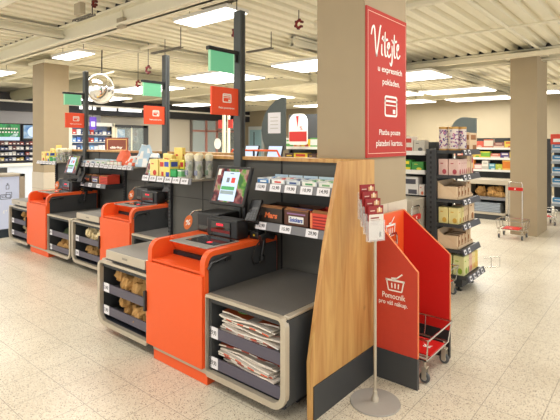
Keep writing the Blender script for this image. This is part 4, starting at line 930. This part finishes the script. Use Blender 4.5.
# far white shelves beyond the bakery counter
shelving('white-shelved rack beyond the bakery counter, left of the far column', -3.75, -2.42, 10.6, (1.42, 1.20, .94, .70), 1.64, (-3.0, 10.7, 0), .35)
W_ = 'white shelf of the far rack'
fill(-3.7, -2.45, 10.6, 1.42, [(.22, .12, (150, 96, 90), (226, 200, 180), 'brown and cream'), (.18, .15, (232, 206, 90), (220, 120, 60), 'yellow'), (.24, .15, (222, 100, 80), (236, 190, 170), 'red'), (.2, .19, (226, 214, 196), (200, 110, 80), 'cream')], 'top ' + W_)
fill(-3.7, -2.45, 10.6, 1.20, [(.2, .1, (214, 120, 100), (236, 224, 210), 'pink'), (.18, .12, (84, 66, 130), (226, 220, 220), 'purple'), (.2, .14, (226, 190, 80), (120, 170, 60), 'yellow and green'), (.2, .14, (120, 176, 60), (240, 220, 70), 'green')], 'second ' + W_)
fill(-3.7, -2.45, 10.6, .94, [(.14, .14, (80, 150, 170), (200, 224, 226), 'teal'), (.14, .13, (186, 196, 70), (226, 226, 160), 'lime'), (.16, .22, (226, 130, 40), (240, 190, 90), 'tall orange'), (.16, .12, (226, 214, 208), (200, 120, 130), 'pale pink'), (.14, .2, (232, 226, 214), (190, 186, 176), 'white')], 'third ' + W_)
# magazine rack right of the far column
t = thing('shelf_rack', 'dark product rack at the right edge beyond the far column', 'shelving', (-1.6, 11.5, 0))
b = MB(); b.box(-1.98, -1.90, 11.4, 11.5, 0, 1.62, CHAR); b.build('upright', t); b = MB(); b.box(-1.9, -.6, 11.8, 11.84, 0, 1.62, CHAR); b.build('back_panel', t)
for z in (.2, .62, .86, 1.12, 1.36):
    b = MB(); b.box(-1.9, -.6, 11.42, 11.8, z - .02, z, RAIL2); b.box(-1.9, -.6, 11.41, 11.42, z - .04, z + .01, cm(150, 160, 170)); b.build('shelf', t)
b = MB(); b.box(-1.9, -.6, 11.38, 11.40, 1.5, 1.72, cm(214, 70, 50)); b.box(-1.85, -.65, 11.375, 11.38, 1.55, 1.62, WHT); b.build('header_strip', t)
for z, zn in ((.2, 'bottom'), (.62, 'fourth'), (.86, 'third'), (1.12, 'second'), (1.36, 'top')):
    fill(-1.88, -1.0, 11.42, z, [(.22, .14, (70, 140, 190), (220, 226, 230), 'blue'), (.2, .12, (190, 196, 200), (60, 110, 160), 'silver'), (.22, .15, (60, 120, 170), (236, 236, 236), 'dark blue')], zn + ' shelf of the rack at the right edge')
# goods behind the oak top rail, left of the near column
shelving('dark rack with white shelf just left of the near beige column', -5.3, -4.2, 6.3, (1.46, 1.2), 2.05, (-4.75, 6.5, 0), .35)
fill(-5.2, -4.25, 6.3, 1.46, [(.2, .16, (226, 226, 220), (90, 160, 80), 'white'), (.16, .14, (230, 130, 50), (240, 200, 150), 'orange'), (.2, .14, (236, 212, 70), (200, 80, 60), 'yellow')], 'white shelf left of the near column')
fill(-5.2, -4.25, 6.3, 1.2, [(.2, .15, (90, 60, 50), (226, 190, 60), 'brown'), (.3, .16, (236, 206, 60), (210, 80, 50), 'bright yellow')], 'lower shelf left of the near column')
t = thing('price_flag', 'white and red rounded promotion board standing on the white shelf by the near column', 'sign', (-4.85, 6.28, 1.46)); b = MB()
b.prism(rrect(-5.06, -4.66, 1.5, 2.04, .05, .05, .15, .15), 'y', 6.26, 6.28, WHT); b.build('board', t)
b = MB(); T = FY(-4.86, 6.26, 1.76); b.quad(T, -.19, .19, -.2, -.03, cm(206, 50, 44), .001); b.prism([(-.04, .24), (.02, .24), (.0, .04)], 'z', .0005, .002, cm(206, 50, 44), T); b.text('%', T @ Matrix.Translation((.07, .03, 0)), cm(206, 50, 44), h=.07); b.build('print', t)
t = thing('self_checkout', 'checkout screens with an orange rail just behind the oak top rail', 'self-checkout', (-4.3, 4.6, 0)); b = MB(); b.tube([(-4.6, 4.4, 1.36), (-4.55, 4.4, 1.44), (-3.75, 4.4, 1.44), (-3.7, 4.4, 1.36)], .014, RED, 7); b.tube([(-4.15, 4.4, .0), (-4.15, 4.4, 1.44)], .014, DARK, 7); b.build('rail', t)
for k in range(2):
    T = frame((-4.3 + k * .42, 4.5, 1.40), (1, 0, 0), (0, .3, 1)); b = MB(); b.box(-.13, .13, -.11, .11, -.02, 0, DARK, .005, T); s = b.build('monitor', t); b = MB(); b.quad(T, -.115, .115, -.1, .1, SCRW); b.build('screen', s)
    b = MB(); b.tube([(-4.3 + k * .42, 4.55, 0), (-4.3 + k * .42, 4.52, 1.34)], .02, DARK); b.build('monitor_stand', t)

# ================================================================ MIRROR
t = thing('security_mirror', 'large round convex mirror hanging behind the far left sign post', 'mirror', (-7.45, 4.05, 2.47), None)
R_ = .25; T = frame((-7.45, 4.05, 2.47), (.82, .5, 0), (.1, -.15, 1))
b = MB(); pr = [(R_ * math.sin(a), .16 * (math.cos(a) - math.cos(1.2)) / (1 - math.cos(1.2))) for a in [0.001 + 1.2 * k / 8 for k in range(9)]]
k_ = R_ / pr[-1][0]; b.lathe([(r * k_, z) for r, z in pr], (0, 0, 0), mat('mirror_glass', (.9, .9, .9), .04, metal=1.0, var=0), 32, T); smooth(b.build('dome', t), 60)
b = MB(); pts = [tuple(T @ Vector((R_ * math.cos(a), R_ * math.sin(a), 0))) for a in [2 * PI * q / 32 for q in range(33)]]; b.tube(pts, .014, WHT, 6); b.build('rim', t)
b = MB(); b.tube([(-7.45, 4.07, 2.5), (-7.45, 4.08, 3.14)], .01, INK); b.tube([(-7.9, 4.12, 2.70), (-7.1, 4.12, 2.74)], .02, CREAM); b.build('hanger', t)

# ================================================================ LEFT BACKGROUND
t = thing('cooler_cabinet', 'white-fronted bottle return cabinet with beige frame at the left edge', 'cabinet', (-8.4, 2.8, 0))
b = MB(); b.box(-8.7, -8.22, 2.3, 3.08, .12, 1.01, cm(180, 172, 160)); b.box(-8.22, -8.2, 2.3, 3.03, .14, .98, emat('backlit_white_front', s2l(206, 210, 226), .55)); b.box(-8.22, -8.17, 3.03, 3.11, .1, 1.02, cm(176, 160, 140)); b.box(-8.7, -8.17, 2.3, 3.11, .985, 1.02, cm(176, 166, 150)); b.build('body', t)
b = MB(); b.box(-8.65, -8.19, 2.3, 3.08, 0, .13, cm(48, 58, 66)); b.build('plinth', t)
b = MB(); T = FX(-8.199, 2.80, .82)
def outl(b, T, x0, x1, y0, y1, k, m):
    for q in ((x0, x1, y0, y0 + k), (x0, x1, y1 - k, y1), (x0, x0 + k, y0, y1), (x1 - k, x1, y0, y1)): b.quad(T, *q, m, .002)
outl(b, T, .03, .08, -.04, .03, .007, INK); outl(b, T, .045, .065, .03, .06, .006, INK); outl(b, T, -.05, .1, -.2, -.12, .008, INK); outl(b, T, .03, .12, -.18, -.09, .007, INK); outl(b, T, -.03, .03, -.17, -.14, .006, INK)
b.text('g+', FX(-8.199, 2.82, .42), WINK, h=.05); b.build('icon', t)
# lit counter and dark shelving of the kiosk at far left
t = thing('service_counter', 'bright white lit service counter at the far left by the column', 'counter', (-11.9, 4.5, 0)); b = MB(); b.box(-12.2, -11.8, 3.2, 4.75, 0, .98, cm(212, 222, 236)); b.box(-12.25, -11.75, 3.2, 4.8, .98, 1.03, WHT); b.build('counter_body', t)
b = MB(); b.box(-11.8, -11.79, 3.3, 4.1, .55, .95, CHAR); b.build('dark_opening', t)
t = thing('wall_rack', 'dark wall rack of small packs under the green screen at far left', 'shelving', (-14.8, 5.6, 0)); b = MB(); b.box(-14.95, -14.9, 4.3, 7.0, .4, 2.1, cm(40, 44, 60)); b.build('back_panel', t)
for k, z in enumerate((1.0, 1.16, 1.32, 1.47)):
    b = MB(); b.box(-14.9, -14.6, 4.3, 7.0, z - .015, z, cm(70, 74, 92)); b.build('shelf', t)
pc = [(186, 184, 184), (140, 60, 56), (70, 84, 130), (180, 160, 90), (60, 62, 72), (96, 56, 60), (200, 204, 212), (70, 76, 96)]
rnd = random.Random(5)
for r_, z in enumerate((1.0, 1.16, 1.32, 1.47)):
    for k in range(14):
        yy = 4.7 + k * .105 + (k > 7) * .05; c = cm(*(rnd.choice(pc[:1] * 4 + pc) if r_ == 1 else rnd.choice(pc)))
        b = MB(); b.box(-14.66, -14.61, yy, yy + .09, z + .001, z + rnd.uniform(.07, .11), c); b.box(-14.61, -14.608, yy + .02, yy + .07, z + .02, z + .045, WHT)
        tag(b.build('cigarette_pack', loc=(-14.63, yy + .04, z)), '%s small pack from left, %s row of the far left wall rack' % (ORD[k], ORD[r_]), 'pack', 'small packs on the %s row of the wall rack' % ORD[r_])
GS = screen_mat('green_advert_screen', [(.35, (20, 110, 60)), (.5, (60, 176, 90)), (.6, (30, 130, 90)), (.7, (210, 240, 220))], 5, .8)
BS = screen_mat('blue_advert_screen', [(.3, (40, 110, 190)), (.5, (150, 190, 220)), (.7, (230, 240, 246))], 4, .8)
t = thing('advert_screen', 'green advertising screen at the left edge above the wall rack', 'screen', (-14.85, 5.1, 1.62)); b = MB(); b.box(-14.88, -14.84, 4.3, 5.53, 1.56, 2.12, DARK); b.build('frame', t); b = MB(); b.quad(FX(-14.84, 4.92, 1.88), -.6, .58, -.18, .2, GS); b.quad(FX(-14.84, 4.92, 1.88), -.6, .58, -.28, -.18, SCRW)
for q in range(7): b.quad(FX(-14.84, 5.0 + q * .07, 1.9), -.025, .02, .02, .07, WHT, .003); b.quad(FX(-14.84, 4.97 + q * .08, 1.82), -.03, .02, 0, .04, WHT, .003)
b.build('screen', t)
t = thing('advert_screen', 'pale blue advertising screen with white disc beside the left beige column', 'screen', (-14.85, 5.9, 1.62)); b = MB(); b.box(-14.88, -14.84, 5.58, 6.3, 1.6, 2.08, DARK); b.build('frame', t); b = MB(); T = FX(-14.84, 5.88, 1.86); b.quad(T, -.27, .4, -.2, .2, BS); b.prism([(.16 * math.cos(q * PI / 10) - .0, .16 * math.sin(q * PI / 10)) for q in range(20)], 'z', .001, .004, SCRW, T); b.build('screen', t)
# lit logo letters on the fascia
t = thing('fascia_sign', 'white lit lettering on the dark fascia behind the far left sign post', 'sign', (-14.58, 8.0, 2.5))
b = MB(); LW = emat('lit_white_letter', (1, 1, 1), 1.2)
b.prism([(.16 * math.cos(q * PI / 8), .2 * math.sin(q * PI / 8)) for q in range(16)], 'z', 0, .03, LW, FX(-14.58, 6.45, 2.95)); b.box(-14.58, -14.55, 6.3, 6.6, 2.5, 2.56, LW); b.build('round_emblem', t)
b = MB()
for q, (y0, y1) in enumerate(((7.2, 7.6), (7.66, 7.76), (7.95, 8.5), (8.6, 9.1), (8.9, 9.5))): b.box(-14.58, -14.55, y0, y1, 2.62 - .0 * q, 2.72, LW); b.build('letter', t); b = MB()
# shelves between left column and posts
t = thing('wall_rack', 'white rack of blue and white goods behind the two rear sign posts', 'shelving', (-14.8, 8, 0)); b = MB(); b.box(-14.95, -14.9, 6.9, 8.35, .8, 2.15, cm(150, 170, 210)); b.box(-14.6, -14.55, 6.85, 6.95, .5, 2.2, CREAM); b.box(-14.6, -14.55, 8.35, 8.45, .5, 2.2, CREAM); b.box(-14.6, -14.55, 6.9, 8.4, 2.08, 2.2, WHT); b.build('frame', t)
for k, z in enumerate((1.3, 1.55, 1.8)):
    b = MB(); b.box(-14.9, -14.6, 6.95, 8.35, z - .02, z, WHT); b.build('shelf', t)
    for q in range(9):
        c = rnd.choice([(70, 110, 200), (226, 230, 240), (60, 80, 130), (120, 170, 220), (190, 60, 60), (230, 230, 230)])
        yy = 6.98 + q * .15; b = MB(); b.box(-14.68, -14.6, yy, yy + .13, z + .001, z + rnd.uniform(.1, .17), cm(*c), .005); b.box(-14.6, -14.598, yy + .03, yy + .1, z + .03, z + .07, WHT)
        tag(b.build('product_pack', loc=(-14.64, yy + .06, z)), '%s pack from left, %s shelf of the blue and white rack' % (ORD[q], ['lowest', 'middle', 'top'][k]), 'product pack')
t = thing('hanging_banner', 'small purple banner right of the far left sign post', 'sign', (-14, 7.4, 2.0)); b = MB(); b.box(-14.02, -14.0, 7.25, 7.48, 1.95, 2.35, cm(90, 60, 170)); b.box(-14.0, -13.998, 7.3, 7.43, 2.05, 2.2, WHT); b.build('banner', t); b = MB(); b.tube([(-14.01, 7.36, 2.35), (-14.01, 7.36, 3.17)], .008, INK); b.build('cord', t)
t = thing('glass_cabinet', 'dark glazed cabinet with coloured goods between the rear sign posts', 'cabinet', (-14.6, 8.9, 0)); b = MB(); b.box(-14.9, -14.85, 8.45, 9.7, .3, 2.1, cm(56, 60, 66)); b.box(-14.9, -14.5, 8.45, 9.7, 2.05, 2.15, cm(50, 52, 56)); b.box(-14.9, -14.5, 9.55, 9.75, 0, 2.15, CHAR); b.box(-14.55, -14.5, 8.45, 8.5, 0, 2.1, CREAM); b.box(-14.55, -14.5, 9.05, 9.09, 0, 2.1, CREAM); b.build('frame', t)
b = MB(); b.box(-14.52, -14.51, 8.5, 9.55, .3, 2.05, GLASS); b.build('glass', t)
b = MB(); b.quad(FX(-14.84, 8.75, 1.75), -.2, .25, -.25, .25, BS); b.quad(FX(-14.84, 9.3, 1.75), -.2, .25, -.25, .25, screen_mat('food_poster', [(.35, (120, 40, 40)), (.5, (210, 200, 190)), (.65, (60, 80, 110))], 6, .35)); b.build('poster', t)
t = thing('wall_sign', 'dark red-brown sign board with thin gold frame behind the middle side shelf', 'sign', (-12.5, 7.5, 1.5)); b = MB(); b.box(-12.52, -12.5, 6.95, 7.7, 1.25, 1.68, cm(120, 60, 46)); b.build('board', t); b = MB(); outl(b, FX(-12.5, 7.32, 1.47), -.32, .32, -.17, .17, .02, cm(216, 176, 110)); b.text('dárky', FX(-12.5, 7.3, 1.38), WINK, w=.4, h=.09, bold=.02); b.build('lettering', t)
for px in (7.05, 7.6):
    b = MB(); b.tube([(-12.51, px, 0), (-12.51, px, 1.3)], .02, CHAR); b.build('leg', t)
# glazed entrance
t = struct(MB().box(-14.98, -14.9, 12.1, 14.9, 2.55, 2.68, cm(190, 90, 80)).build('door_1')); RF = cm(186, 128, 118)
b = MB(); 
for yy in (12.1, 12.9, 13.5, 14.2, 14.9): b.box(-14.98, -14.92, yy - .05, yy + .05, 0, 2.55, RF if yy in (12.9, 13.5) else cm(120, 110, 104))
b.box(-14.98, -14.92, 12.1, 14.9, 1.98, 2.05, RF); o = b.build('door_frame', t); struct(o)
b = MB(); b.box(-14.96, -14.95, 12.15, 14.85, .1, 2.55, GLASS); struct(b.build('glass', t))
b = MB(); b.box(-14.99, -14.97, 12.1, 13.5, 0, 2.5, cm(196, 206, 210)); b.box(-14.99, -14.97, 13.6, 14.85, 0, 2.3, screen_mat('street_picture', [(.35, (96, 84, 70)), (.5, (150, 130, 108)), (.65, (190, 176, 150))], 3, .25)); struct(b.build('poster', t))
t = struct(MB().box(-14.6, -13.7, 15.12, 15.2, 0, 2.25, cm(190, 196, 196)).build('door_2')); b = MB(); b.box(-14.5, -13.8, 15.1, 15.12, .1, 2.1, cm(150, 186, 196)); b.box(-14.25, -14.2, 15.09, 15.1, .9, 2.0, CHAR); struct(b.build('glass', t))
t = thing('lollipop_sign', 'round white sign on a post left of the nearest sign post', 'sign', (-9.6, 9.6, 0)); b = MB(); b.box(-9.95, -9.87, 9.2, 9.26, 0, 2.4, CREAM); b.box(-9.75, -9.68, 9.2, 9.26, 0, 2.4, CREAM); b.build('post', t)
b = MB(); b.prism([(.14 * math.cos(q * PI / 10) - 10.05, .16 * math.sin(q * PI / 10) + 1.5) for q in range(20)], 'y', 9.1, 9.12, WHT); b.build('disc', t)
b = MB(); b.box(-10.1, -9.95, 9.18, 9.2, 1.95, 2.2, cm(206, 60, 50)); b.build('red_marker', t); b = MB(); b.box(-9.68, -9.5, 9.18, 9.2, 1.95, 2.2, cm(206, 60, 50)); b.build('red_marker', t)

for o in bpy.data.objects:
    if 'org' in o: del o['org']
